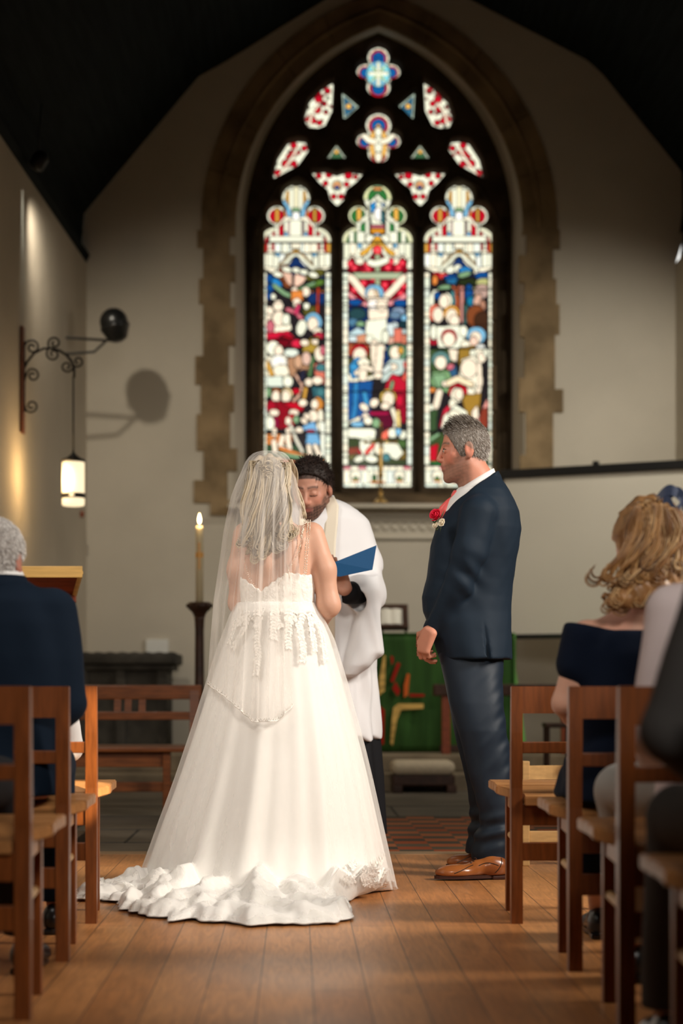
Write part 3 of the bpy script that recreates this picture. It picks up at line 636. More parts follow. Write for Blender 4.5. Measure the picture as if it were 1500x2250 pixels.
g.p([(935,718),(1010,716),(1018,760),(940,756)], (.45,.01,.03)); g.p([(955,718),(1022,716),(1022,740),(1008,765),(964,762)], CW); g.e(986,742,17,18,CR); g.e(986,746,13,15,SK); g.e(952,730,6,16,CW); g.e(1018,728,8,12,CW)
g.e(1046,737,20,18,LB); g.e(1044,742,12,13,SK); g.e(1040,752,8,12,(.85,.58,.45)); g.e(1022,758,10,9,CRM)
g.p([(1008,765),(1040,760),(1055,775),(1058,860),(1020,880),(1010,830)], (.33,.19,.03)); g.e(1055,762,9,5,(.8,.8,.75)); g.e(1052,778,14,12,CRM); g.e(1058,785,9,11,SK); g.e(1038,775,6,6,CW); g.e(1068,775,6,8,CW)
g.p([(944,770),(990,768),(1000,830),(960,850),(944,800)], (.05,.09,.03)); g.e(968,790,19,17,(.12,.25,.24)); g.e(968,797,12,14,SK); g.p([(985,765),(1005,770),(1002,795),(990,790)], SK); g.p([(978,818),(1000,800),(1004,825),(992,828)], (.03,.10,.20)); g.e(989,806,8,6,PK,-30)
g.p([(950,818),(985,815),(995,838),(985,862),(955,855),(945,838)], (.20,.36,.16)); g.p([(950,825),(975,822),(985,850),(962,852)], LG); g.e(980,843,9,6,SK)
g.p([(1015,790),(1040,782),(1060,805),(1060,850),(1050,882),(1015,870),(1008,830)], CRM); g.e(1030,810,18,20,SK); g.l([(985,842),(1005,832),(1035,845)], 12, (.92,.75,.50)); g.l([(1052,800),(1055,840),(1048,872)], 9, SK); g.e(1028,862,14,9,CRM)
g.e(1006,862,20,18,CR); g.e(1004,868,13,16,CRM); g.e(1008,866,9,12,SK); g.p([(1022,868),(1056,865),(1050,920),(1030,930),(1016,880)], (.36,.20,.03)); g.e(948,857,9,5,OR); g.l([(965,862),(958,890),(945,905)], 13, SK)
g.p([(975,900),(996,880),(985,915),(965,940)], (.6,.02,.05)); g.l([(994,885),(998,905)], 14, CRM); g.p([(975,915),(1000,890),(1025,905),(1030,930),(970,940)], CW); g.p([(1036,905),(1048,892),(1052,920),(1038,930)], SK); g.e(1000,912,14,10,CRM,20)
g.l([(1073,880),(1060,905),(1050,928)], 7, (.85,.35,.30)); g.p([(1058,900),(1074,895),(1072,940),(1050,935)], (.25,.04,.02)); g.p([(937,905),(960,900),(958,945),(938,950)], (.04,.08,.03)); g.e(946,895,6,6,CW)
g.p([(935,955),(1075,940),(1075,1022),(935,1022)], (.04,.07,.02)); g.l([(942,968),(962,955)], 6, LG); g.p([(938,985),(962,975),(958,1012),(938,1014)], CR); g.e(1066,955,8,10,LG); g.l([(935,1016),(970,1018)], 5, CG); g.e(1000,965,18,12,CW); g.e(1040,975,14,16,CY)
border(g, c); panel_foot(g, c); bars(g, (533, 557, 637, 714, 766, 850, 948, 1022)); g.build('window_5')
# --- centre light
g = Glass(750, 402, 908, 1074, DK); c = 829
g.e(c, 437, 31, 31, (.80,.82,.45)); g.e(c, 437, 21, 24, CG); g.r(c-8, 408, c+8, 420, LG); g.r(c-8, 413, c+8, 417, OR)
for d in (-1, 1):
    g.e(c+d*42, 475, 23, 23, (.85,.86,.55)); g.e(c+d*42, 475, 15, 15, CG); g.r(c+d*41-4, 458, c+d*41+4, 484, (.85,.45,.08)); g.e(c+d*49, 530, 30, 30, (.82,.82,.52)); g.e(c+d*47, 532, 20, 22, CG)
    g.r(c+d*23-4, 440, c+d*23+4, 530, CW); g.l([(c+d*22, 475), (c+d*38, 490)], 7, CW); g.r(c+d*41-4, 488, c+d*41+4, 530, CW); g.p([(c+d*36, 495), (c+d*27, 488), (c+d*27, 520), (c+d*36, 520)], (.03,.20,.05)); g.r(c+d*28, 510, c+d*44, 533, CW); g.r(c+d*57-4, 508, c+d*57+4, 533, CW); g.e(c+d*16, 525, 10, 8, CW)
    g.l([(c, 432), (c+d*14, 446)], 7, CW); g.e(c+d*10, 453, 4, 6, (.02,.25,.60))
g.p([(c-14, 458), (c, 440), (c+14, 458), (c+12, 495), (c-13, 495)], CW); g.p([(c-14,450),(c-3,442),(c-8,466),(c-14,466)], (.02,.25,.60)); g.e(c+3, 470, 10, 14, (1,.95,.9)); g.p([(c+9,462),(c+13,470),(c+13,490),(c+9,488)], TE); g.r(c-14, 495, c+14, 503, PK); g.r(c-15, 503, c+15, 512, (.75,.30,.02)); g.e(c, 517, 6, 4, LB); g.p([(c-14, 530), (c, 518), (c+14, 530)], (.85,.42,.04))
g.r(c-75, 535, c+75, 590, CW)
for k in range(11): g.r(c-74+k*13.5, 535, c-62+k*13.5, 552+random.uniform(0, 30), random.choice([CW, CRM, (.85,.86,.66), (.85,.74,.66)]), lead=.9)
for d in (-1, 1): g.e(c+d*39, 540, 4, 5, LB); g.e(c+d*55, 575, 10, 14, CRM)
g.p([(c-66, 600), (c-62, 572), (c-55, 564), (c-48, 576), (c-30, 580), (c-16, 560), (c, 533), (c+16, 560), (c+30, 580), (c+48, 576), (c+55, 564), (c+62, 572), (c+66, 600)], DR)
for d in (-1, 1): g.l([(c+d*4, 534), (c+d*20, 548), (c+d*34, 558)], 8, (.80,.42,.05)); g.l([(c+d*8, 545), (c+d*18, 560), (c+d*30, 572)], 6, CW); g.e(c+d*39, 574, 9, 6, CRM)
g.r(c-66, 580, c+66, 684, (.22,.004,.012), lead=0); g.e(c, 549, 9, 9, (.9,.02,.05)); g.e(c, 550, 5, 5, (1,.12,.12), lead=0)
for x, y in ((778,588),(805,583),(852,588),(808,592),(883,578),(770,580),(858,575),(875,588),(798,622),(845,626),(778,637),(870,600),(820,612),(800,600),(886,628),(850,640),(868,620),(790,606),(880,645),(775,615)): g.e(x, y, 7, 7, (.75,.01,.04), lead=1.5); g.e(x, y, 3.2, 3.2, (.98,.12,.15), lead=0)
g.r(c-4.5, 560, c+4.5, 830, (.36,.42,.26)); g.r(c-52, 600, c+55, 612, (.40,.46,.30)); g.l([(812,576),(822,580),(835,577),(848,572)], 12, CW)
g.p([(762,672),(896,672),(896,820),(762,820)], NB, lead=0)
g.l([(766,646),(785,662),(808,670)], 8, (.80,.30,.32)); g.l([(896,646),(875,660),(852,668)], 8, (.80,.30,.32))
for x, y, rx, ry, cc in [(780,664,14,6,CB),(880,666,14,7,CB),(875,684,14,8,(.25,.34,.48)),(868,692,12,8,(.12,.20,.30)),(888,700,6,8,LB),(785,690,18,12,(.02,.06,.07)),(775,708,10,8,(.08,.20,.32)),(792,712,9,5,LG),(866,715,8,7,(.65,.75,.75)),(885,715,10,10,(.01,.03,.04))]: g.e(x, y, rx, ry, cc)
g.p([(764,735),(785,720),(806,732),(806,738),(764,738)], (.50,.66,.70)); g.r(766,738,784,750,(.62,.72,.74)); g.p([(785,738),(806,733),(808,757),(785,757)], (.65,.28,.16)); g.r(850,712,866,738,(.62,.70,.70)); g.r(866,722,882,757,(.72,.18,.12)); g.r(884,735,896,756,(.65,.20,.12)); g.r(884,724,896,733,(.5,.6,.6)); g.p([(764,752),(810,755),(812,790),(764,780)], (.42,.10,.04)); g.r(848,740,864,757,(.70,.40,.30)); g.p([(764,790),(815,770),(815,850),(764,850)], OL)
g.l([(760,606),(775,613),(795,640),(812,655)], 14, SK); g.l([(900,607),(885,612),(865,635),(845,655)], 14, SK); g.e(822,644,20,18,LB); g.e(818,648,11,13,SK); g.l([(826,640),(830,652)], 6, (.75,.55,.35)); g.p([(808,655),(852,655),(852,690),(846,715),(812,715)], SK); g.e(820,670,12,10,(1,.92,.85)); g.e(838,672,12,12,SK)
g.p([(806,705),(848,700),(850,755),(842,762),(808,752),(803,725)], CW); g.e(812,745,8,8,CW); g.e(846,740,7,14,CW); g.e(842,766,5,6,CW); g.l([(822,755),(824,785),(828,815)], 17, SK); g.l([(836,760),(834,785),(830,820)], 15, SK); g.e(830,825,9,7,SK)
g.e(790,774,18,17,CR); g.e(790,780,14,15,SK); g.p([(770,798),(785,785),(805,795),(800,840),(768,840)], (.03,.25,.55)); g.p([(785,795),(800,785),(812,795),(805,812),(795,812)], CRM); g.l([(783,820),(800,805),(816,812)], 9, SK); g.p([(789,815),(805,812),(804,845),(794,858),(789,840)], SK); g.l([(766,825),(770,838),(785,834)], 7, CRM); g.l([(808,832),(820,828)], 6, CRM); g.e(777,806,9,8,(.05,.30,.60))
g.p([(766,840),(818,838),(812,890),(815,925),(766,930)], (.01,.08,.28)); g.l([(782,845),(780,895),(775,925)], 9, (.03,.22,.50)); g.l([(800,862),(806,890)], 8, (.05,.32,.62))
g.e(873,773,20,20,(.14,.28,.16)); g.e(868,775,11,14,SK); g.e(880,770,5,8,CY); g.p([(845,805),(860,788),(890,790),(885,820),(850,835),(838,840)], (.55,.65,.60)); g.e(862,806,10,7,SK); g.l([(845,815),(855,806)], 9, (.75,.82,.78)); g.e(868,832,12,7,SK); g.p([(862,822),(850,840),(845,858),(890,860),(895,835)], (.50,.01,.03)); g.l([(893,800),(898,815),(890,830)], 12, (.85,.12,.08)); g.l([(862,840),(858,856)], 6, LG); g.p([(868,862),(895,862),(890,930),(870,925)], (.30,.004,.02)); g.e(878,880,8,12,(.6,.01,.04))
g.e(852,873,17,17,(.62,.42,.08)); g.e(853,877,12,15,SK); g.e(846,892,9,7,SK); g.e(822,885,10,8,SK,-40); g.p([(812,905),(850,900),(868,910),(872,940),(845,950),(830,920)], (.10,.002,.02)); g.l([(815,908),(850,908)], 7, (.40,.005,.06)); g.e(800,895,10,7,SK,40); g.e(803,914,7,6,SK); g.e(808,925,9,8,CRM); g.l([(862,900),(870,925),(868,945)], 8, CRM); g.l([(874,905),(876,950)], 7, (.80,.60,.22)); g.e(826,930,8,10,LG); g.p([(835,955),(858,940),(862,950),(845,968),(832,968)], (.90,.16,.10)); g.e(862,952,9,10,CW); g.e(884,955,8,9,CW); g.e(875,948,6,8,LB); g.l([(768,930),(788,920)], 7, CRM); g.e(785,932,14,5,LB)
g.p([(760,940),(800,938),(825,945),(822,968),(800,965),(785,962),(762,960)], CW); g.p([(764,965),(896,965),(896,1022),(764,1022)], (.03,.05,.01), lead=0); g.p([(764,985),(790,982),(796,1010),(764,1012)], (.22,.03,.01)); g.e(780,1005,20,6,OL); g.e(875,975,20,8,(.06,.13,.03)); g.e(885,1000,16,10,(.16,.10,.01))
g.p([(790,970),(812,962),(826,985),(815,1005),(792,998)], CW); g.e(790,1008,12,6,CW,-20); g.e(815,1008,14,7,CW,10); g.l([(788,990),(792,996)], 5, CR); g.l([(805,995),(818,980),(830,975)], 7, (.80,.05,.04)); g.p([(838,972),(870,970),(885,995),(872,1010),(850,1002),(836,1000)], CW); g.e(832,985,9,14,CRM); g.e(848,1005,8,8,TE)
border(g, c); panel_foot(g, c); bars(g, (534, 598, 675, 757, 860, 940, 1022)); g.build('window_4')
# --- tracery lights
g = Glass(595, 95, 1070, 460, DK)
def quatre(cx, cy, lobes):
    for x, y, r_ in lobes: g.e(x, y, r_, r_, CW, lead=0)
    for x, y, r_ in lobes: g.e(x, y, r_*.80, r_*.80, DK, lead=0)
    for x, y, r_ in lobes: g.e(x, y, r_*.74, r_*.74, CR, lead=0)
    for x, y, r_ in lobes: g.e(x, y, r_*.52, r_*.52, (.006, .10, .33), lead=2)
    for x, y, r_ in lobes:
        for k in range(8): a = k*.785+.4; g.l([(x+r_*.8*math.cos(a), y+r_*.8*math.sin(a)), (x+r_*1.05*math.cos(a), y+r_*1.05*math.sin(a))], 1.5, (.02,.02,.02), lead=0)
quatre(831, 160, [(831,128,24),(802,160,19),(860,160,19),(831,194,26)])
g.e(831,162,25,28,(.20,.62,.72)); g.r(827,138,835,188,CW,lead=.8); g.r(810,158,852,166,CW,lead=.8)
for a in (-1, 1):
    for b in (-1, 1): g.l([(831+a*5, 162+b*5), (831+a*14, 162+b*16)], 4, (.55,.70,.35), lead=.8); g.e(831+a*10, 162+b*20, 4, 4, LB, lead=.6); g.e(831+a*8, 128+b*4, 6, 5, CB, lead=.8)
quatre(831, 312, [(831,277,28),(801,312,18),(861,312,18),(831,340,23)])
g.p([(812,300),(831,272),(850,300),(848,335),(831,362),(814,335)], (.85,.48,.12)); g.e(831,318,8,24,CW); g.e(831,290,7,9,CW)
for d in (-1, 1): g.l([(831+d*8, 312), (831+d*22, 308), (831+d*32, 298)], 10, CRM)
g.e(831,345,7,10,CRM)
for M in (lambda x: x, lambda x: 2*MX-x):
    q = lambda L_: [(M(x), y) for x, y in L_]
    g.p(q([(732,180),(729,250),(712,284),(676,288),(666,262),(678,224),(704,198)]), CW, lead=0); g.p(q([(601,398),(608,350),(632,314),(672,311),(680,334),(654,370)]), CW, lead=0)
    for x, y, r_ in ((719,200,6),(700,218,7),(712,228,5),(697,241,7),(716,246,4),(683,258,6),(689,266,5),(702,270,5),(676,262,4),(700,206,4)): g.e(M(x), y, r_*1.12, r_*1.12, CR)
    for x, y, r_ in ((645,320,6),(668,326,5),(643,338,7),(628,360,8),(645,360,6),(611,380,6),(633,344,4),(655,335,4)): g.e(M(x), y, r_*1.12, r_*1.12, CR)
    for k in range(26):
        x, y = random.choice([(random.uniform(672,728), random.uniform(190,285)), (random.uniform(603,672), random.uniform(318,392)), (random.uniform(690,790), random.uniform(382,402))]); g.e(M(x), y, random.uniform(2, 3.6), random.uniform(2, 3.6), random.choice([(.25,.004,.01), (.10,.08,.06), (.40,.01,.02)]), lead=1.2)
    g.l(q([(680,275),(684,250),(700,228)]), 4, CRM, lead=.8); g.l(q([(615,385),(640,350),(655,322)]), 4, CRM, lead=.8)
    g.p(q([(750,203),(755,268),(790,236)]), (.45,.55,.45), lead=0); g.p(q([(756,214),(759,256),(780,236)]), (.03,.14,.24)); g.e(M(766),234,5,5,(.9,.5,.1))
    g.p(q([(739,316),(715,353),(765,353)]), (.40,.45,.35), lead=0); g.p(q([(739,328),(727,347),(752,347)]), (.05,.14,.06)); g.e(M(739),334,4,4,(.9,.5,.1))
    g.p(q([(680,380),(715,377),(739,386),(765,377),(800,382),(779,407),(757,424),(754,444),(740,458),(726,444),(720,424),(700,408)]), CW, lead=0)
    for x, y, r_ in ((700,387,5),(722,384,6),(765,386,7),(781,389,4),(715,403,5),(761,405,5),(733,432,5),(749,432,5)): g.e(M(x), y, r_*1.12, r_*1.12, CR)
    g.e(M(740),408,11,11,(.85,.80,.55)); g.e(M(740),408,8,8,(.80,.36,.14)); g.e(M(740),412,4,4,CB)
g.build('window_6')
# ================================================================= furniture
def woodm(name, c, rough=.38, var=.22, st=(1.5, 1.5, 14), vs=5): mat(name, c, rough, .32, var=var, vscale=vs, vstretch=st, coat=.05)
woodm('chair_oak', (.185, .050, .009), st=(14, 14, 1.6)); woodm('chair_seat', (.40, .18, .06), .42, .15, (1.4, 16, 4)); woodm('pale_wood', (.55, .33, .13), .45, .12, (2, 10, 10))
woodm('bench_oak', (.17, .050, .012), .4, .25, (1.5, 12, 12)); woodm('dark_wood', (.045, .018, .009), .45, .3, (3, 3, 3)); woodm('lectern_wood', (.24, .055, .022), .35, .25, (2, 10, 10)); woodm('lectern_edge', (.62, .38, .12), .4, .1)
mat('black_iron', (.012, .011, .010), .5, .4, bump=.15, bscale=60); mat('brass', (.72, .47, .16), .25, .6, metal=1.0); mat('black_plastic', (.008, .008, .008), .32, .5)
mat('wax', (.78, .66, .42), .55, .3, sss=.0); mat('gold_paint', (.85, .42, .08), .4, .5); mat('white_paint', (.8, .8, .76), .7, .2); mat('paper', (.82, .78, .68), .9, .1, var=.05, vscale=30, vstretch=(1, 1, 6))
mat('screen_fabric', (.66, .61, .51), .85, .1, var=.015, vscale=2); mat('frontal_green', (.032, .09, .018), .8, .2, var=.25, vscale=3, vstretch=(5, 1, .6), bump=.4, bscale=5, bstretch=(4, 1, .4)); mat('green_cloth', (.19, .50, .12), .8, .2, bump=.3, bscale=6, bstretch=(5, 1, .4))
mat('red_applique', (.38, .02, .012), .8, .1); mat('orange_applique', (.68, .14, .03), .8, .1); mat('straw_applique', (.66, .42, .12), .8, .1, var=.3, vscale=22, vstretch=(.4, .4, 3)); mat('cushion', (.55, .46, .33), .9, .1, var=.08, vscale=60, bump=.2, bscale=150)
mat('flame', (1, .8, .4), .5, emit=(1, .72, .35), estr=14); mat('lamp_glass', (1, .9, .7), .4, emit=(1, .80, .50), estr=1.15); mat('pink_card', (.75, .30, .30), .5, .3)

def make_chair(name, label, x, y, rz=0, w_=.48, far=False):
    t = empty(name, (x, y, 0), label, 'chair', 'oak church chairs in the rows', rz)
    R = Matrix.Translation((x, y, 0)) @ Matrix.Rotation(rz, 4, 'Z'); hw = w_/2
    def T(mb): mb.v = [tuple(R @ Vector(v)) for v in mb.v]; return mb
    for s in (-1, 1):
        a, b = sorted((s*hw, s*(hw-.037)))
        # rear post: sawn from one board, curved towards the top
        prf = [(0, 0), (.042, 0), (.046, .25), (.050, .44), (.044, .60), (.030, .768), (.004, .770), (.004, .62), (.010, .44), (.004, .2)]
        mb = MB(); mb.prism(prf, a, b, 'x'); T(mb).build('back_post', 'chair_oak', t)
        a2, b2 = sorted((s*(hw-.022), s*(hw-.054)))
        mb = MB(); mb.bbox((a2, .335, 0), (b2, .367, .415), .003); T(mb).build('leg', 'chair_oak', t)
        mb = MB(); mb.tube([(s*(hw-.03), .04, .255), (s*(hw-.038), .34, .262)], .0115, 10); T(mb).build('side_stretcher', 'pale_wood', t, True)
        mb = MB(); mb.prism([(.045, .345), (.335, .36), (.335, .413), (.045, .405)], s*(hw-.036)-.009, s*(hw-.036)+.009, 'x'); T(mb).build('side_rail', 'chair_seat', t)
    mb = MB(); mb.prism([(.004, .682), (.030, .682), (.030, .768), (.006, .770)], -hw+.037, hw-.037, 'x'); T(mb).build('top_rail', 'chair_oak', t)
    mb = MB(); mb.bbox((-hw+.037, .010, .553), (hw-.037, .032, .590), .003); T(mb).build('back_rail', 'chair_oak', t)
    mb = MB(); mb.bbox((-hw+.037, .012, .318), (hw-.037, .034, .388), .003); T(mb).build('seat_rail', 'chair_oak', t)
    mb = MB(); mb.bbox((-hw+.037, .015, .203), (hw-.037, .035, .262), .003); T(mb).build('stretcher', 'chair_oak', t)
    # slatted seat: boards with narrow joints, wider than the frame, corners cut off
    edge = lambda yy: hw-.042 if yy < .062 else (hw-.042+(yy-.062)/.10*.074 if yy < .162 else hw+.032)
    zt = lambda yy: .412+.035*min(1, yy/.2)
    mb = MB(); ys = [.0, .060, .062, .112, .160, .163, .235, .2375, .31, .3125, .385, .400]
    for y0, y1 in ((-.004, .060), (.0625, .160), (.1625, .235), (.2375, .31), (.3125, .398)):
        e0, e1 = edge(y0), edge(y1); z0, z1 = zt(max(0, y0)), zt(y1); th = .030
        bm = bmesh.new(); P = [(-e0, y0, z0), (e0, y0, z0), (e1, y1, z1), (-e1, y1, z1)]
        v = [bm.verts.new(p) for p in P]+[bm.verts.new((p[0], p[1], p[2]-th)) for p in P]
        for f in ((0,1,2,3),(7,6,5,4),(0,4,5,1),(1,5,6,2),(2,6,7,3),(3,7,4,0)): bm.faces.new([v[i] for i in f])
        bmesh.ops.bevel(bm, geom=bm.edges[:], offset=.0035, segments=2, affect='EDGES'); mb.bm(bm)
    T(mb).build('seat', 'chair_seat', t)
    return t
def dup(root, x, y, rz, label):
    r = root.copy(); COL.objects.link(r); r.location = (x, y, 0); r.rotation_euler = (0, 0, rz); r['label'] = label
    for ch in list(root.children):
        c = ch.copy(); COL.objects.link(c); c.parent = r
    return r
ch0 = make_chair('church_chair', 'oak chair at the aisle end of the frontmost right row, beside the groom', .938, 5.75)
dup(ch0, .977, 4.79, 0, 'oak chair the woman in the navy dress sits on')
dup(ch0, .965, 3.98, 0, 'oak chair under the person in the pale pink shirt')
dup(ch0, .935, 3.03, 0, 'oak chair under the man in the grey suit, cut off by the right edge')
dup(ch0, -.886, 5.75, .02, 'frontmost oak chair left of the aisle with a sunlit seat, beside the train')
dup(ch0, -.875, 4.96, .0, 'oak chair the grey-haired man in navy sits on')
dup(ch0, -.853, 4.09, .0, 'nearest oak chair at the left edge of the aisle')

# small light-wood chair beyond the front row
t = empty('small_chair', (1.14, 7.6, 0), 'low light-wood child-size chair with curved back rail in front of the first right row', 'chair')
for x in (.985, 1.275):
    mb = MB(); mb.bbox((x-.016, 7.6, 0), (x+.016, 7.64, .45), .005); mb.build('back_post', 'pale_wood', t)
    mb = MB(); mb.bbox((x-.016, 7.88, 0), (x+.016, 7.91, .26), .005); mb.build('leg', 'pale_wood', t)
mb = MB(); mb.grid([[Vector((.99+.28*i/10, 7.6+.03*math.sin(PI*i/10)+dy, z)) for i in range(11)] for z, dy in ((.37, 0), (.43, 0), (.43, .018), (.37, .018), (.37, 0))]); mb.build('backrest', 'pale_wood', t)
mb = MB(); mb.bbox((.975, 7.6, .262), (1.285, 7.92, .285), .006); mb.build('seat', 'pale_wood', t)
mb = MB(); mb.bbox((1.0, 7.61, .10), (1.26, 7.625, .15), .004); mb.build('stretcher', 'pale_wood', t)
mb = MB(); mb.bbox((1.165, 7.585, .432), (1.25, 7.66, .462), .006); tag(mb.build('notebook', 'pink_card'), 'small pink booklet lying on top of the low chair back', 'book')

# choir bench facing the nave, left behind the bride
t = empty('choir_bench', (-1.35, 10.4, 0), 'long oak bench with open slatted back at the left of the chancel', 'bench')
zt = .415; xl, xr = -2.05, -.60
mb = MB(); mb.bbox((xl, 10.38, zt-.03), (xr, 10.86, zt), .008); mb.build('seat', 'bench_oak', t)
mb = MB(); mb.bbox((xl+.05, 10.44, zt-.12), (xr-.14, 10.465, zt-.03), .004); mb.build('apron', 'bench_oak', t)
for x in (-1.95, -.76):
    mb = MB(); mb.bbox((x-.022, 10.42, 0), (x+.022, 10.47, zt-.03), .005); mb.build('leg', 'bench_oak', t)
for x in (-2.02, -.622):
    mb = MB(); mb.prism([(10.82, 0), (10.87, 0), (10.87, .42), (10.93, .77), (10.89, .77), (10.82, .42)], x-.028, x+.028, 'x'); mb.build('back_post', 'bench_oak', t)
mb = MB(); mb.bbox((xl, 10.885, .690), (xr+.02, 10.935, .778), .008); mb.build('top_rail', 'bench_oak', t)
mb = MB(); mb.bbox((xl+.02, 10.86, .565), (xr-.03, 10.885, .615), .005); mb.build('back_rail', 'bench_oak', t)
for px in (195, 258, 281, 312): x = (px-650)*10.87/F; mb = MB(); mb.prism([(10.86, .61), (10.875, .61), (10.905, .70), (10.89, .70)], x-.021, x+.021, 'x'); mb.build('slat', 'bench_oak', t)
mb = MB(); mb.bbox((xl+.05, 10.6, .14), (xr-.1, 10.64, .2), .005); mb.build('stretcher', 'bench_oak', t)
# second bench in front of it (its rail shows between the chair posts)
t = empty('kneeling_desk', (-1.5, 9.1, 0), 'low oak desk rail behind the frontmost left chair', 'desk')
mb = MB(); mb.bbox((-2.2, 9.1, .50), (-1.13, 9.16, .555), .006); mb.build('top_rail', 'bench_oak', t)
mb = MB(); mb.bbox((-2.2, 9.11, .40), (-1.16, 9.13, .49), .004); mb.build('panel', 'bench_oak', t)
for x in (-2.1, -1.2): mb = MB(); mb.bbox((x-.025, 9.1, 0), (x+.025, 9.15, .5), .004); mb.build('leg', 'bench_oak', t)

# lectern
t = empty('lectern', (-1.3, 8.45, 0), 'wooden lectern with sloping red-brown desk and pale edge at the left wall', 'lectern')
R = [Vector((-.994, 8.2, 1.292)), Vector((-1.62, 8.2, 1.292)), Vector((-1.62, 8.78, 1.11)), Vector((-1.13, 8.78, 1.11))]
n = Vector((0, .18, .58)).normalized()*.03
mb = MB(); mb.add(R+[v+n for v in R], [(0,1,2,3),(7,6,5,4),(0,4,5,1),(1,5,6,2),(2,6,7,3),(3,7,4,0)]); mb.build('desk', 'lectern_wood', t)
mb = MB(); mb.bbox((-1.63, 8.185, 1.272), (-.985, 8.202, 1.325), .003); mb.tube([Vector((-.992, 8.19, 1.295)), Vector((-1.128, 8.79, 1.113))], .012, 6); mb.build('edge_strip', 'lectern_edge', t)
mb = MB(); mb.bbox((-1.6, 8.46, 1.17), (-1.05, 8.50, 1.205), .003); mb.build('batten', 'lectern_wood', t)
for x in (-1.12, -1.52): mb = MB(); mb.bbox((x-.02, 8.60, .02), (x+.02, 8.66, 1.16), .005); mb.build('post', 'dark_wood', t)
mb = MB(); mb.bbox((-1.6, 8.45, 0), (-1.04, 8.85, .05), .01); mb.build('base', 'dark_wood', t)

# stone chest in the left corner
t = empty('stone_chest', (-1.45, 14.75, .25), 'dark carved stone chest with a moulded top slab in the left corner', 'chest')
mb = MB(); mb.bbox((-1.84, 14.5, .95), (-.985, 15.45, 1.045), .02); mb.bbox((-1.82, 14.54, .90), (-1.02, 15.4, .955), .02)
for i in range(9): mb.sphere((-1.82+i*.1, 14.53, 1.035), .035, 8, (1.3, .6, .5))
mb.build('top_slab', 'dark_stone', t, True)
mb = MB(); mb.bbox((-1.79, 14.6, .25), (-1.07, 15.38, .92), .015); mb.build('body', 'dark_stone', t)
for x in (-1.75, -1.44, -1.10): mb = MB(); mb.bbox((x-.04, 14.56, .25), (x+.04, 14.62, .92), .01); mb.build('pilaster', 'dark_stone', t)
a = W(321, 1437, WD-.01); b = W(370, 1405, WD-.01); mb = MB(); mb.bbox((a.x, WD-.03, a.z), (b.x, WD-.002, b.z), .004); tag(mb.build('wall_plaque', 'white_paint'), 'small pale plaque on the end wall above the stone chest', 'plaque')
a = W(178, 1137, 15.3); mb = MB(); mb.bbox((lx(15.3), 15.25, a.z), (lx(15.3)+.03, 15.3, a.z+.05), .005); tag(mb.build('wall_switch', 'lectern_wood'), 'tiny brown switch on the wall below the lantern', 'switch')

# paschal candle on turned stand
cx, cy = -.652, 12.0
t = empty('candle_stand', (cx, cy, 0), 'dark turned wooden candle stand behind the bride', 'candle stand')
mb = MB(); mb.lathe((cx, cy, 0), [(.15, 0), (.15, .03), (.10, .06), (.05, .12), (.06, .16), (.035, .2), (.033, .6), (.045, .66), (.033, .72), (.030, 1.15), (.034, 1.22), (.038, 1.24)], 20); mb.build('shaft', 'dark_wood', t, True)
mb = MB(); mb.lathe((cx, cy, 0), [(.036, 1.235), (.042, 1.255), (.055, 1.275), (.074, 1.29), (.079, 1.31), (.079, 1.33), (.07, 1.338), (.03, 1.338)], 24); mb.build('drip_pan', 'dark_wood', t, True)
for k in range(8): mb = MB(); mb.sphere((cx+.076*math.cos(k*PI/4), cy+.076*math.sin(k*PI/4), 1.315), .016, 8); mb.build('knop', 'dark_wood', t, True)
t = empty('altar_candle', (cx, cy, 1.339), 'tall lit ivory candle with gold mark on the dark stand', 'candle')
mb = MB(); mb.lathe((cx, cy, 1.339), [(.026, 0), (.0255, .49), (.022, .515), (.010, .512)], 20); mb.build('wax', 'wax', t, True)
mb = MB(); mb.lathe((cx, cy, 1.339), [(.0265, .30), (.0268, .31), (.0268, .325), (.0265, .335)], 20); mb.box((cx-.006, cy-.028, 1.339+.22), (cx+.006, cy-.022, 1.339+.40)); mb.build('gold_band', 'gold_paint', t)
mb = MB(); mb.tube([(cx, cy, 1.85), (cx, cy, 1.872)], .002, 5); mb.build('wick', 'black_iron', t)
mb = MB(); mb.lathe((cx, cy, 1.868), [(.002, 0), (.009, .012), (.0115, .026), (.009, .045), (.003, .066), (.0005, .074)], 14); mb.build('flame', 'flame', t, True)
light('candle_glow', 'POINT', (cx, cy-.03, 1.90), None, 1.2, (1, .7, .35), shadow_soft_size=.02)

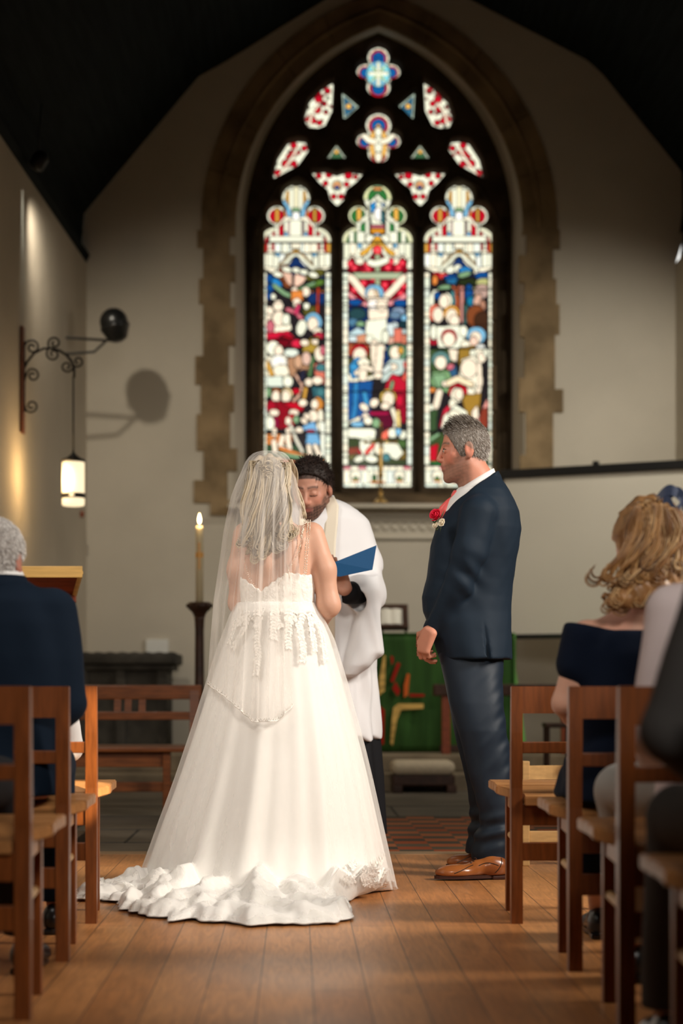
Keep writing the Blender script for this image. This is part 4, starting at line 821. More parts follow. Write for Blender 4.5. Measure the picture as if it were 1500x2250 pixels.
# altar, green frontal, missal
ax, y0 = .668, 14.0
t = empty('altar', (ax, y0, .25), 'altar table dressed in a green frontal with red and straw-coloured motifs', 'altar')
mb = MB(); mb.bbox((ax-1.05, y0+.02, .25), (ax+1.05, y0+.6, 1.16), .01); mb.build('table', 'dark_wood', t)
P = []
for j in range(18):
    z = 1.182-(.925)*j/17; row = []
    for i in range(120):
        x = ax-1.066+2.132*i/119; row.append(Vector((x, y0-.012*j/17*(1+math.sin(x*17+.5)*.9+.5*math.sin(x*39)), z)))
    P.append(row)
P.insert(0, [Vector((p.x, y0+.3, 1.183)) for p in P[0]])
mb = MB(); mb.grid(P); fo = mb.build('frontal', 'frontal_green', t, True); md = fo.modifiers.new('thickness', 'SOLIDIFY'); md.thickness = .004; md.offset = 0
mots = [('straw', [(842,1440),(847,1441),(845,1518),(831,1530),(833,1491)]), ('red', [(857,1441),(864,1443),(864,1455),(860,1462)]), ('red', [(872,1455),(880,1458),(864,1500),(857,1497)]), ('red', [(869,1497),(879,1518),(873,1530),(861,1513)]), ('orange', [(894,1479),(900,1482),(896,1527),(887,1533),(887,1506)]), ('red', [(899,1524),(932,1525),(932,1531),(899,1531)]), ('straw', [(930,1546),(930,1557),(881,1560),(872,1581),(863,1638),(857,1635),(860,1584),(864,1554),(875,1546)]), ('red', [(831,1548),(845,1560),(843,1635),(836,1636),(833,1590)]), ('straw', [(800,1450),(808,1452),(806,1530),(796,1538),(798,1490)]), ('orange', [(812,1500),(820,1510),(818,1560),(810,1566)])]
for k, pl in mots:
    mb = MB(); pts = [W(x, y, 13.97) for x, y in pl]; mb.prism([(p.x, p.z) for p in pts], 13.960, 13.972); mb.build('motif', k+'_applique', fo)
P = []
for j in range(14):
    u = j/13; row = []
    for i in range(50):
        v = i/49; x = 1.718+(.020+.135*u)*v+.010*u*math.sin(v*17); y = y0-.03+.45*v+.035*u*math.sin(v*14); row.append(Vector((x, y, 1.186-.92*u)))
    P.append(row)
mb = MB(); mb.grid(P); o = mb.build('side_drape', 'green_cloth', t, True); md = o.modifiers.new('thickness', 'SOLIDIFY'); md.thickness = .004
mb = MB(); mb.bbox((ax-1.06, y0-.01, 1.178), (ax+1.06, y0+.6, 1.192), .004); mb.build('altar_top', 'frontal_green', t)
t = empty('missal_stand', (.83, 14.2, 1.192), 'brown wooden book stand on the altar between priest and groom', 'book stand')
R = Matrix.Translation((.80, 14.2, 1.26)) @ Matrix.Rotation(math.radians(62), 4, 'X')
mb = MB(); mb.bbox((-.16, -.02, -.012), (.10, .19, .01), .004, R); mb.build('desk', 'dark_wood', t)
mb = MB(); mb.bbox((-.16, -.04, -.02), (.10, -.01, .03), .004, R); mb.build('ledge', 'dark_wood', t)
for x in (.68, .87): mb = MB(); mb.bbox((x, 14.22, 1.19), (x+.02, 14.26, 1.30), .003); mb.build('leg', 'dark_wood', t)
mb = MB()
for s in (-1, 1): mb.grid([[R @ Vector((-.04+s*(.09*i/6), y, .014+.012*math.sin(PI*min(1, i/5)))) for i in range(7)] for y in (.0, .14)])
mb.bbox((-.13, 0, .008), (.05, .14, .014), .002, R); tag(mb.build('open_book', 'paper', None, True), 'open book with pale pages on the altar book stand', 'book')

# brass cross on the ledge
t = empty('altar_cross', (.735, 15.4, 2.35), 'slender brass standing cross in front of the stained glass window', 'cross')
c = W(836, 1108, 15.52); cx, cy, cz = c.x, c.y, W(836, 1106, 15.52).z
k = 15.52/F
mb = MB(); mb.lathe((cx, cy, cz), [(.072, 0), (.072, .012), (.055, .02), (.035, .035), (.018, .06), (.014, .075), (.026, .09), (.014, .105)], 24); mb.build('base', 'brass', t, True)
mb = MB(); mb.tube([(cx, cy, cz+.10), (cx, cy, cz+.19), (cx, cy, cz+.26), (cx, cy, cz+.34), (cx, cy, cz+.42), (cx, cy, cz+.69)], [.010, .011, .020, .024, .014, .011], 12, cap=True); mb.sphere((cx, cy, cz+.245), .026, 14); mb.build('stem', 'brass', t, True)
z = W(0, 968, 15.42).z; mb = MB(); mb.tube([(cx-.135, cy, z), (cx+.135, cy, z)], .011, 10)
for s in (-1, 1): mb.sphere((cx+s*.135, cy, z), .017, 10)
mb.sphere((cx, cy, cz+.69), .016, 10); mb.build('crossbar', 'brass', t, True)

# kneeler, communion rail, stool
t = empty('kneeler', (.92, 12.9, 0), 'low kneeling stool with a cream padded cushion before the altar steps', 'kneeler')
f = rbox((.922, 12.98, .178), (.232, .16, .052), r=.05); sdf_obj('cushion', f, (.65, 12.75, .1), (1.2, 13.2, .26), .012, 'cushion', t)
mb = MB(); mb.bbox((.70, 12.84, .05), (1.15, 13.1, .128), .01); mb.build('frame', 'dark_wood', t)
for x in (.70, 1.09): mb = MB(); mb.bbox((x, 12.8, 0), (x+.07, 13.1, .055), .008); mb.build('foot', 'dark_wood', t)
t = empty('communion_rail', (2.2, 13.6, .25), 'dark wooden communion rail on the upper step at the right', 'rail')
mb = MB(); mb.bbox((1.05, 13.55, .695), (3.25, 13.65, .787), .012); mb.build('handrail', 'dark_wood', t)
for x in (1.148, 2.06, 2.8): mb = MB(); mb.bbox((x-.033, 13.57, .25), (x+.033, 13.63, .70), .006); mb.build('post', 'lectern_wood', t)
mb = MB(); mb.bbox((1.1, 13.58, .27), (3.2, 13.62, .32), .006); mb.build('bottom_rail', 'dark_wood', t)
t = empty('stool', (1.9, 12.95, 0), 'small dark wooden stool beyond the front right chair', 'stool')
mb = MB(); mb.bbox((1.80, 12.8, .47), (2.0, 13.0, .505), .008); mb.build('seat', 'dark_wood', t)
for x, y in ((1.82, 12.83), (1.98, 12.83), (1.82, 12.97), (1.98, 12.97)): mb = MB(); mb.tube([(x, y, 0), (x, y, .475)], .014, 8); mb.build('leg', 'dark_wood', t)

# projection screen
t = empty('projection_screen', (2.5, 14.55, .25), 'large cream projection screen in a black frame at the right of the altar', 'screen')
A = Vector((1.735, 14.9, 0)); B = Vector((3.18, 14.18, 0)); u = (B-A).normalized(); nv = Vector((u.y, -u.x, 0)); Lw = (B-A).length
R = Matrix(((u.x, -nv.x, 0, A.x), (u.y, -nv.y, 0, A.y), (0, 0, 1, 0), (0, 0, 0, 1)))
mb = MB(); mb.box((0, .004, 1.19), (Lw, .012, 2.56), R=R); mb.build('fabric', 'screen_fabric', t)
mb = MB(); mb.bbox((-.02, -.02, 2.51), (Lw+.02, .04, 2.585), .008, R); mb.build('top_bar', 'black_plastic', t)
mb = MB(); mb.bbox((-.02, -.02, 1.165), (Lw+.02, .03, 1.205), .006, R); mb.build('bottom_bar', 'black_plastic', t)
mb = MB(); mb.box((-.004, 0, 1.19), (.010, .014, 2.53), R=R); mb.build('side_border', 'black_plastic', t)
mb = MB(); mb.bbox((.78, -.015, 2.58), (.83, .02, 2.615), .006, R); mb.build('handle', 'black_plastic', t)
mb = MB(); mb.tube([R @ Vector((.9, .05, .28)), R @ Vector((.9, .05, 2.5))], .014, 8); mb.build('pole', 'black_iron', t, True)
for a in (0, 2.1, 4.2): mb = MB(); c = R @ Vector((.9, .05, .5)); mb.tube([c, c+Vector((.38*math.cos(a), .25*math.sin(a), -.24))], .01, 6); mb.build('leg', 'black_iron', t, True)

# loudspeaker on wall arms
t = empty('loudspeaker', (lx(14.56)+.02, 14.56, 3.7), 'black round loudspeaker on two iron arms high on the left wall', 'loudspeaker')
c = W(250, 712, 14.56)
c = W(250, 708, 14.56); mb = MB(); mb.sphere(c, .116, 32); mb.lathe(c, [(.035, -.165), (.075, -.145), (.118, -.055), (.124, -.045), (.120, -.030), (.08, -.02)], 28, Matrix.Rotation(math.radians(-14), 3, 'Y')); mb.build('housing', 'black_plastic', t, True)
e = W(240, 748, 14.56)
mb = MB(); mb.tube([W(118, 741, 14.56), W(145, 742, 14.56), e], .011, 8); mb.build('arm', 'black_iron', t, True)
mb = MB(); mb.tube([W(118, 781, 14.56), W(146, 778, 14.56), W(207, 773, 14.56), W(232, 750, 14.56)], .011, 8); mb.build('arm', 'black_iron', t, True)
mb = MB(); mb.tube([c+Vector((-.02, 0, -.09)), e], .018, 8); mb.build('mount', 'black_iron', t, True)

# wrought-iron bracket with lantern on the left wall
D = 12.68
t = empty('lantern_bracket', (lx(D), D, 3.2), 'wrought-iron scroll bracket on a wooden backboard on the left wall', 'bracket')
a = W(40, 952, D); b = W(52, 718, D)
mb = MB(); mb.bbox((lx(D)+.006, D-.05, a.z), (lx(D)+.026, D+.05, b.z), .005); mb.build('backboard', 'bench_oak', t)
def spiral(cx, cy, r0, a0, turns, sg=1, n=26): return [W(cx+r0*(1-.78*i/n)*math.cos(a0+sg*turns*2*PI*i/n), cy+r0*(1-.78*i/n)*math.sin(a0+sg*turns*2*PI*i/n), D) for i in range(n+1)]
def iron(pts, r=.0058, name='scroll'): mb = MB(); mb.tube(pts, r, 7, 1.3); mb.build(name, 'black_iron', t, True)
arc = [W(52+0, 830, D), W(53, 810, D), W(60, 795, D), W(75, 776, D), (W(95, 766, D)), W(112, 765, D), W(130, 770, D), W(146, 780, D), W(158, 795, D), W(163, 812, D), W(163, 830, D)]
mb = MB(); mb.tube(arc, .0095, 8); mb.build('arm', 'black_iron', t, True)
iron([W(53, 795, D), W(52, 765, D), W(58, 752, D)]+spiral(71, 763, 16, -2.2, 1.35)); iron([W(53, 840, D), W(58, 822, D)]+spiral(72, 825, 15, -2.2, 1.3)); iron([W(52, 850, D), W(52, 880, D), W(56, 898, D)]+spiral(69, 892, 15, 2.4, 1.3, -1))
iron([W(106, 768, D)]+spiral(120, 754, 15, 2.6, 1.3, 1)); iron([W(106, 768, D)]+spiral(117, 778, 15, -2.6, 1.3, -1)); iron([W(160, 800, D)]+spiral(147, 805, 14, 0, 1.3, 1)); iron([W(160, 800, D)]+spiral(171, 794, 14, 3.14, 1.3, -1))
mb = MB(); mb.bbox((lx(D)+.02, D-.012, W(0, 905, D).z), (lx(D)+.034, D+.012, W(0, 750, D).z), .003); mb.build('upright', 'black_iron', t)
t = empty('hanging_lantern', (W(161, 0, D).x, D, 2.4), 'glowing cylindrical lantern hanging from the iron bracket', 'lantern')
lc = W(161, 0, D); X = lc.x; zt = W(0, 1010, D).z; zb = W(0, 1112, D).z; h = zt-zb
mb = MB(); mb.tube([(X, D, W(0, 828, D).z), (X, D, zt+.03)], .006, 6); mb.build('rod', 'black_iron', t, True)
mb = MB(); mb.lathe((X, D, zt), [(.084, -.018), (.088, -.012), (.085, 0), (.05, .012), (.028, .03), (.012, .045), (.008, .06)], 28); mb.build('cap', 'black_iron', t, True)
mb = MB(); mb.lathe((X, D, zb), [(.06, 0), (.076, .004), (.080, .012), (.080, h-.02)], 28); mb.build('shade', 'lamp_glass', t, True)
mb = MB(); mb.lathe((X, D, zb), [(.082, .055), (.085, .057), (.085, .088), (.082, .09)], 28); mb.build('band', 'black_iron', t, True)
mb = MB(); mb.sphere((X, D-.083, zb+.072), .010, 8, (2, .5, .8)); mb.sphere((X, D-.084, zb+.072), .010, 8, (.8, .5, 1.2)); mb.build('band_piercing', 'lamp_glass', t, True)
light('lantern_glow', 'POINT', (X-.10, D-.12, (zt+zb)/2+.05), None, 7, (1, .66, .30), shadow_soft_size=.07)
# spotlight fixture under the roof
p = W(82, 366, 12.8)
t = empty('ceiling_spotlight', p, 'small dark spotlight fixture under the roof at the top of the left wall', 'spotlight')
mb = MB(); mb.lathe((p.x-.02, p.y, p.z-.02), [(.03, 0), (.055, .02), (.06, .10), (.03, .14)], 16, Matrix.Rotation(.5, 3, 'Y')); mb.build('shade', 'black_iron', t, True)
mb = MB(); mb.tube([(p.x, p.y, p.z+.08), (p.x+.03, p.y, p.z+.45)], .006, 6); mb.build('stem', 'black_iron', t, True)
# ================================================================= people: heads, hands, hair
mat('skin', rough=.5, spec=.35, attr='Col', sss=.12, bump=.05, bscale=220)
mat('hair', rough=.42, spec=.5, attr='Col'); mat('rough_hair', rough=.6, spec=.3, attr='Col')
mat('eye_white', (.75, .70, .64), .25, .5); mat('iris', (.06, .045, .03), .2, .5)
mat('navy_suit', (.0042, .0135, .027), .72, .28); mat('navy_trousers', (.0038, .012, .025), .58, .35)
mat('shirt_white', (.82, .80, .78), .8, .2, bump=.1, bscale=30); mat('coral_silk', (.85, .11, .10), .4, .4, sheen=.3); mat('tan_leather', (.36, .115, .028), .28, .5, col2=(.16, .035, .012), vscale=7, thr=(.45, .75), coat=.3)
mat('shoe_sole', (.06, .022, .015), .5, .3); mat('black_leather', (.008, .008, .009), .3, .5); mat('cassock', (.010, .010, .012), .8, .2)
mat('surplice', (.80, .79, .80), .85, .15, bump=.12, bscale=14, bstretch=(1, 1, .3)); mat('stole', (.80, .72, .58), .6, .3, sheen=.3); mat('folder_blue', (.022, .13, .33), .5, .3, bump=.05, bscale=300)
mat('rose_red', (.72, .012, .05), .6, .3); mat('cream_petal', (.85, .76, .60), .7, .2); mat('leaf', (.05, .07, .035), .6, .3)

def head_field(R, o, s=1.0, fat=1.0, xs=1.0, ear=True, neck=.056, lids=True, jaw=1.0):
    """R columns: forward, left, up. Returns world field and local-coordinate function"""
    R = np.array(R, float); o = np.array(o, float); g = S()
    g.add(ell((-.010, 0, .036), (.091, .074, .085)))
    g.add(ell((.030, 0, -.028), (.056, .056*fat, .084)), .02)
    for y in (-1, 1):
        g.add(cap((-.005, y*.047*fat, -.052), (.052, y*.020*jaw, -.094), .022, .019), .022)
        g.add(cap((.050, y*.042, -.018), (.058, y*.036, -.026), .018), .02)
        g.add(cap((.078, y*.012, .026), (.070, y*.040, .026), .0095, .008), .012)
    g.add(cap((.066, 0, -.096), (.070, 0, -.100), .0195), .018)
    g.add(cap((.070, 0, -.052), (.068, 0, -.070), .024, .020), .015)
    for y in (-1, 1): g.sub(ell((.093, y*.031, .006), (.016, .017, .013)), .012)
    g.add(cap((.084, 0, .016), (.1035, 0, -.024), .0070, .0098), .009)
    g.add(cap((.101, 0, -.028), (.097, 0, -.032), .0095, .008), .006)
    for y in (-1, 1): g.add(ell((.092, y*.012, -.032), (.010, .0068, .0075)), .006)
    g.add(cap((.086, -.014, -.0555), (.086, .014, -.0555), .0062), .006); g.add(cap((.091, 0, -.055), (.091, 0, -.056), .0058), .006)
    g.add(cap((.085, -.012, -.0675), (.085, .012, -.0675), .0072), .006)
    g.sub(cap((.100, -.018, -.0612), (.100, .018, -.0612), .0070), .003)
    if lids:
        for y in (-1, 1): g.add(ell((.0735, y*.031, .0035), (.0135, .0150, .0125)), .004)
    g.add(cap((-.020, 0, -.045), (-.038, 0, -.13), neck, neck), .03)
    if ear:
        for y in (-1, 1):
            g.add(ell((-.013, y*.077, -.003), (.019, .009, .034)), .006); g.add(cap((-.008, y*.076, -.030), (-.002, y*.072, -.034), .006), .006)
            g.sub(ell((-.011, y*.0875, .003), (.0115, .0075, .022)), .004)
    sc3 = np.array([xs, 1, 1])
    def f(P): return g(((P-o) @ R)/s/sc3)*s
    def loc(P): return ((P-o) @ R)/s/sc3
    return f, loc
def frame(fwd, up=(0, 0, 1)):
    f = Vector(fwd).normalized(); u = Vector(up); l = u.cross(f).normalized(); u = f.cross(l); return np.array([list(f), list(l), list(u)]).T
def skin_color(loc, base, lip, stub=None, scalp=None, lash=False, brow=None, flush=.25):
    def c(V):
        P = loc(V); C = np.tile(np.array(base, float), (len(V), 1)); x, y, z = P.T
        n = snoise(P*1.0, 60, 3)[:, None]; C = C*(1+.05*n)
        def mixin(col, w_):
            nonlocal C
            w_ = np.clip(w_, 0, 1)[:, None]; C = C*(1-w_)+np.array(col)*w_
        red = (base[0]*1.05, base[1]*.72, base[2]*.68)
        mixin(red, flush*2*np.exp(-((x-.098)**2+y**2+(z+.028)**2)/.0003)); mixin(red, flush*2*np.exp(-((x-.06)**2+(np.abs(y)-.045)**2+(z+.025)**2)/.0008)); mixin(red, 1.2*flush*((np.abs(y) > .072) & (np.abs(x+.01) < .03) & (z < .03)))
        if stub is not None:
            b = np.clip((-.040-z)/.015, 0, 1)*np.clip((x+.005)/.02, 0, 1)*(z > -.14); b = np.maximum(b, np.clip((.045-np.abs(x-.02))/.02, 0, 1)*np.clip((-.01-z)/.02, 0, 1)*(np.abs(y) > .04)*.8); mixin(stub[:3], stub[3]*b*(1+.3*snoise(P, 500, 5)))
        lp = np.exp(-((z+.0615)**2)/.00007-(y**2)/.0004)*(x > .08); mixin(lip, lp*1.1)
        if lash: mixin((.03, .02, .015), 1.0*((np.abs(z-(-.0045)) < .0016) & (np.abs(np.abs(y)-.031) < .014) & (x > .07)))
        if brow is not None: mixin(brow, .85*np.exp(-((z-.0285-.004*(1-((np.abs(y)-.028)/.02)**2))**2)/.00002)*(np.abs(np.abs(y)-.028) < .021)*(x > .05))
        if scalp is not None: mixin(scalp[:3], .9*((z-.04)*.7-(x-.035)*.5 > .0)*(x < .075))
        return C
    return c
def hand(g, wrist, fwd, back, side, curl=(.5, .5, .5, .5), s=1.0, spread=.06, thumb=.5, k=.006):
    """adds a palm and five fingers; fwd: along the fingers, back: out of the back of the hand, side +1/-1 puts the thumb"""
    w_ = Vector(wrist); f = Vector(fwd).normalized(); n = Vector(back); n = (n-f*n.dot(f)).normalized(); r = f.cross(n)*side     # r: towards the thumb
    P = lambda a, b, c: w_+f*(a*s)+r*(b*s)+n*(c*s)
    for i, b in enumerate((.026, .009, -.009, -.026)):
        g.add(cap(P(.005, b*.7, 0), P(.088-.004*abs(i-1), b, .002), .016*s, .0125*s), .014)
    L = ((.040, .025, .020), (.044, .028, .021), (.041, .026, .020), (.032, .020, .018))
    for i in range(4):
        b = (.029, .0095, -.0105, -.029)[i]; p = P(.086-.004*abs(i-1), b, .002); d = f+r*(1.5-i)*spread; a = 0; rr = (.0092, .0095, .0090, .0080)[i]*s
        pts = [p]
        for j, l in enumerate(L[i]):
            a += curl[i]*(.9, 1.1, .7)[j]; dd = (d*math.cos(a)-n*math.sin(a)).normalized(); p = p+dd*l*s; pts.append(p)
        g.add(chain(pts, [rr*1.06, rr*1.0, rr*.95, rr*.8], .003), k)
    p0 = P(.018, .026, -.006); p1 = p0+(f*.55+r*.75-n*.25*thumb).normalized()*.040*s; p2 = p1+(f*.85+r*.35-n*.5*thumb).normalized()*.032*s; p3 = p2+(f*.95+r*.05-n*.5*thumb).normalized()*.026*s
    g.add(chain([p0, p1, p2, p3], [.017*s, .0125*s, .0105*s, .0085*s], .006), .010)
    return P
def strands(name, obj, n, length, direction, color, r, m='hair', parent=None, seed=1, keep=None, seg=3):
    """short blades of hair growing from a mesh's surface"""
    me = obj.data; V = np.zeros(len(me.vertices)*3, dtype=np.float32); me.vertices.foreach_get('co', V); V = V.reshape(-1, 3); Nn = np.zeros(len(me.vertices)*3, dtype=np.float32); me.vertices.foreach_get('normal', Nn); Nn = Nn.reshape(-1, 3)
    if obj.parent is not None: V = V+np.array(obj.parent.location, dtype=np.float32)
    rs = np.random.RandomState(seed); idx = np.arange(len(V))
    if keep is not None: idx = idx[keep(V)]
    idx = rs.choice(idx, n); mb = MB(); mb.c = []
    for i in idx:
        p = Vector(V[i]); nn = Vector(Nn[i]); L_ = length(V[i])*rs.uniform(.6, 1.25); d = direction(p, nn)+Vector(rs.randn(3))*.18; d.normalize(); q = d.orthogonal().normalized(); c = color(rs, V[i])
        pts = []; base = len(mb.v)
        for j in range(seg): t = j/(seg-1); cc = p+d*L_*t+Vector((0, 0, -1))*.12*L_*t*t; ww = r*(1-.85*t); pts += [cc+q*ww, cc-q*ww+nn*ww*.6]
        mb.v += [tuple(v) for v in pts]; mb.c += [(*c, 1)]*len(pts)
        for j in range(seg-1): a = base+2*j; mb.f.append((a, a+1, a+3, a+2))
    return mb.build(name, m, parent, True)
def locks(name, paths, cols, m='hair', parent=None, flat=.5, n=6):
    """thick locks: (points, radius) list"""
    mb = MB(); mb.c = []
    for (pts, r), c in zip(paths, cols):
        b = len(mb.v); k = len(pts); mb.tube(pts, [r*(.35+.65*math.sin(PI*min(1, (i+.6)/k*1.0))**.6)*(1 if i < k-1 else .25) for i in range(k)], n, flat)
        for i in range(len(mb.v)-b): sh = random.uniform(.9, 1.1); mb.c.append((c[0]*sh, c[1]*sh, c[2]*sh, 1))
    return mb.build(name, m, parent, True)
def pxrows(rows, D, cy=None):
    """(py, px_left, px_right, half_depth[, centre_depth])"""
    out = []
    for r in rows:
        d = r[4] if len(r) > 4 else D; a = W(r[1], r[0], d); b = W(r[2], r[0], d); out.append((a.z, (a.x+b.x)/2, d, (b.x-a.x)/2, r[3]))
    return out
def yrows(rows, D):
    """(py, px_left, px_right, half_width_in_y)"""
    return pxrows(rows, D)
def folds(amp, sx=(1, 1, 1), s=22, seed=1):
    sx = np.array(sx); return lambda P: amp*snoise(P*sx, s, seed)

# ================================================================= groom
gD = 7.29
grp = 'people at the altar'
t = empty('person', (W(1060, 0, gD).x, gD, 0), 'man in a navy suit with coral tie standing in profile with hands clasped', 'person')
groom = t
Rh = frame((-1, -.03, -.06)); ho = W(1018, 992, gD)
hf, hloc = head_field(Rh, ho, 1.06, xs=.95, neck=.060)
def pl(px, py, D): return W(px, py, D)
body = S().add(hf)
body.add(cap(W(1046, 1050, gD), W(1052, 1100, gD), .064, .075), .03)
body.add(loft(yrows([(1095, 1010, 1110, .12), (1150, 980, 1125, .15), (1280, 975, 1110, .14), (1440, 1000, 1090, .12)], gD)), .04)
for D_, e in ((7.10, 0), (7.47, -8)):
    body.add(chain([W(1050+e, 1118, D_), W(1006+e, 1288, D_), W(945, 1388, (D_+gD)/2)], [.045, .036, .028], .01), .03)
    k_ = 7.13 if D_ < gD else 7.42
    body.add(chain([W(1045, 1440, (k_+gD)/2), W(1068+e, 1660, k_), W(1078+e*1.5, 1885, k_)], [.055, .038, .026], .01), .03)
# near (left) hand folded over the right one
hand(body, W(945, 1386, 7.15), (-.42, .22, -1), (-.75, -1, .25), 1, (.75, .8, .85, .9), 1.0, .03, 1.1)
hand(body, W(938, 1388, 7.30), (-.30, -.42, -1), (-1, .35, .1), 1, (.6, .65, .7, .7), .96, .03, .3)
lo = W(900, 1940, 7.6); hi = W(1140, 905, 6.95)
bo = sdf_obj('body', body, (lo.x, 7.02, 0.08), (hi.x, 7.58, 1.93), .0042, 'skin', t, skin_color(hloc, (.61, .265, .175), (.52, .15, .12), (.22, .125, .09, .72), (.30, .18, .13), brow=(.14, .09, .06), flush=.35), 1)
for y in (-1, 1):
    c = ho+Vector(Rh @ np.array([.0775*.95*1.06, y*.031*1.06, .0030])); mb = MB(); mb.sphere(c, .0101, 14); mb.build('eye', 'eye_white', t, True)
    mb = MB(); mb.sphere(c+Vector(Rh @ np.array([.0072, -.001*y, -.001])), .0048, 10); mb.build('iris', 'iris', t, True)
    mb = MB(); q = [c+Vector(Rh @ np.array([.008-.010*(a*a), .0125*a, .0068-.004*a*a])) for a in np.linspace(-1, 1, 8)]; mb.tube(q, .0032, 6); mb.build('eyelid', 'iris', t, True)
def hair_cap(f_in, loc, grow, planes, amp=.003, s=1.0, seed=2):
    g = ell((-.012, 0, .040), (.093+grow, .0765+grow, .086+grow*1.2)); gs = ell((-.012, 0, .008), (.088+grow*.5, .071+grow*.4, .082))
    def f(P):
        L_ = loc(P); d = smin(g(L_), gs(L_), .02)+amp*snoise(L_, 180, seed)
        for (n, c) in planes: d = smax(d, c-(L_ @ np.array(n)), .006)
        for y in (-1, 1): d = smax(d, -ell((-.010, y*.082, -.006), (.021, .016, .034))(L_), .003)
        return d*s
    return f
# hairline: forehead plane, nape plane, temple plane
pln = [((-.892, 0, .452), -.033), ((-.35, 0, .94), -.052)]
hc = hair_cap(hf, hloc, .002, pln, .0012)
gc = lambda V: lerpc((.22, .19, .16), (.07, .05, .038), np.clip((hloc(V)[:, 2]-.05)/.05, 0, 1))
hv = sdf_obj('hair', hc, ho+Vector((-.14, -.12, -.12)), ho+Vector((.16, .12, .17)), .004, 'rough_hair', t, gc, 1)
def gcol(rs, v):
    if hloc(np.array([v]))[0][2]+rs.randn()*.008 > .078: return [(.045, .030, .020), (.11, .085, .06), (.28, .24, .20), (.50, .46, .42)][rs.choice(4, p=[.42, .30, .18, .10])]
    return [(.10, .07, .05), (.22, .18, .15), (.42, .38, .34), (.62, .58, .54)][rs.choice(4, p=[.30, .27, .25, .18])]
def glen(v): L_ = hloc(np.array([v]))[0]; return .010 if L_[2] < .075 else .010+.022*min(1, (L_[2]-.075)/.04)*(1 if L_[0] > -.05 else .5)
def gdir(p, n):
    L_ = hloc(np.array([list(p)]))[0]
    k = 1/(1+math.exp(-(L_[2]-.072+random.gauss(0, .006))*160)); return (n*.5+Vector((-.9, 0, .55)))*k+(n*.25+Vector((.45, 0, -.8)))*(1-k)
strands('hair_strands', hv, 9000, glen, gdir, gcol, .0008, 'rough_hair', t, 3)
# shirt, collar, tie
sh = S().add(loft(yrows([(1068, 1008, 1085, .075), (1100, 985, 1110, .13), (1150, 968, 1120, .15), (1230, 965, 1112, .15)], gD)), .02)
sdf_obj('shirt', sh, W(940, 1240, gD)-Vector((0, .25, 0)), W(1130, 1050, gD)+Vector((0, .25, 0)), .009, 'shirt_white', t)
def collar(parent, m, c, rx, ry, bk, ft, hgt, flare=.012, a0=0.0, a1=2*PI, name='collar', th=.004):
    """standing band round the neck; bk/ft: heights of its top edge at the back (+x) and front (-x)"""
    P = [[], [], []]
    for i in range(41):
        a = a0+(a1-a0)*i/40; ca, sa = math.cos(a), math.sin(a); z = ft+(bk-ft)*(ca+1)/2
        P[0].append(Vector((c[0]+rx*ca, c[1]+ry*sa, z))); P[1].append(Vector((c[0]+(rx+flare*.5)*ca, c[1]+(ry+flare*.5)*sa, z-hgt*.4))); P[2].append(Vector((c[0]+(rx+flare)*ca, c[1]+(ry+flare)*sa, z-hgt)))
    mb = MB(); mb.grid(P); o = mb.build(name, m, parent, True); md = o.modifiers.new('thickness', 'SOLIDIFY'); md.thickness = th; return o
cn = W(1042, 1060, gD)
collar(t, 'shirt_white', (cn.x, gD), .076, .070, W(0, 1030, gD).z, W(0, 1082, gD).z, .040)
# jacket
A_ = W(1092, 1034, gD); B_ = W(973, 1122, gD); nn = np.array([-(A_.z-B_.z), 0, (A_.x-B_.x)]); nn /= np.linalg.norm(nn)
jk = S().add(loft(yrows([(1030, 1052, 1096, .05), (1048, 1030, 1098, .075), (1062, 1018, 1108, .11), (1080, 1005, 1119, .15), (1100, 992, 1129, .175), (1125, 978, 1138, .19), (1163, 958, 1142, .195), (1200, 947, 1139, .185), (1232, 942, 1133, .175), (1275, 936, 1127, .168), (1312, 927, 1123, .17), (1345, 930, 1121, .18), (1385, 945, 1121, .195), (1449, 966, 1122, .212)], gD), 2.2, .008))
jk.inter(lambda P: (P-np.array(A_)) @ nn, .006)
for D_, e in ((7.115, 0), (7.465, -6)):
    jk.add(chain([W(1052+e, 1128, D_), W(1030+e, 1210, D_-.02*(1 if D_ < gD else -1)), W(1006+e, 1288, D_), W(955+e*.5, 1380, (D_*1.2+gD*.8)/2)], [.076, .066, .056, .043], .02), .022)
jk.sub(cap(W(1060, 1335, 7.105), W(1074, 1456, 7.09), .002, .011), .003)
jk.sub(cap(W(1091, 1130, 7.06), W(1082, 1185, 7.06), .004), .02)
jk.disp(folds(.0042, (1.5, 1, .7), 20, 4)); jk.disp(folds(.0016, (1.2, 1, .8), 60, 14)); jk.disp(lambda P: .0060*np.sin((P[:, 0]*.8+P[:, 2]*1.0)*70+2*np.sin(P[:, 2]*9))*np.exp(-((P[:, 0]-W(1020, 0, 7.1).x)**2/.006+(P[:, 2]-W(0, 1275, 7.1).z)**2/.006)))
lo = W(900, 1465, 7.5); hi = W(1160, 1015, 7.0)
sdf_obj('jacket', jk, (lo.x, 6.95, lo.z), (hi.x, 7.62, hi.z), .0055, 'navy_suit', t, None, 1)
collar(t, 'navy_suit', (cn.x-.002, gD), .094, .088, W(0, 1037, gD).z, W(0, 1112, gD).z, .045, .020, -2.2, 2.2, 'lapel_collar', .007)
mb = MB(); mb.tube([W(1004, 1081, gD-.012), W(1000, 1090, gD-.014), W(995, 1097, gD-.014)], [.020, .023, .014], 10, .8); mb.build('tie_knot', 'coral_silk', t, True)
mb = MB(); mb.tube([W(999, 1094, gD-.01), W(991, 1105, gD-.012), W(981, 1120, gD-.012), W(972, 1140, gD-.01)], [.014, .024, .032, .036], 10, .45, up=(0, 1, 0)); mb.build('tie', 'coral_silk', t, True)
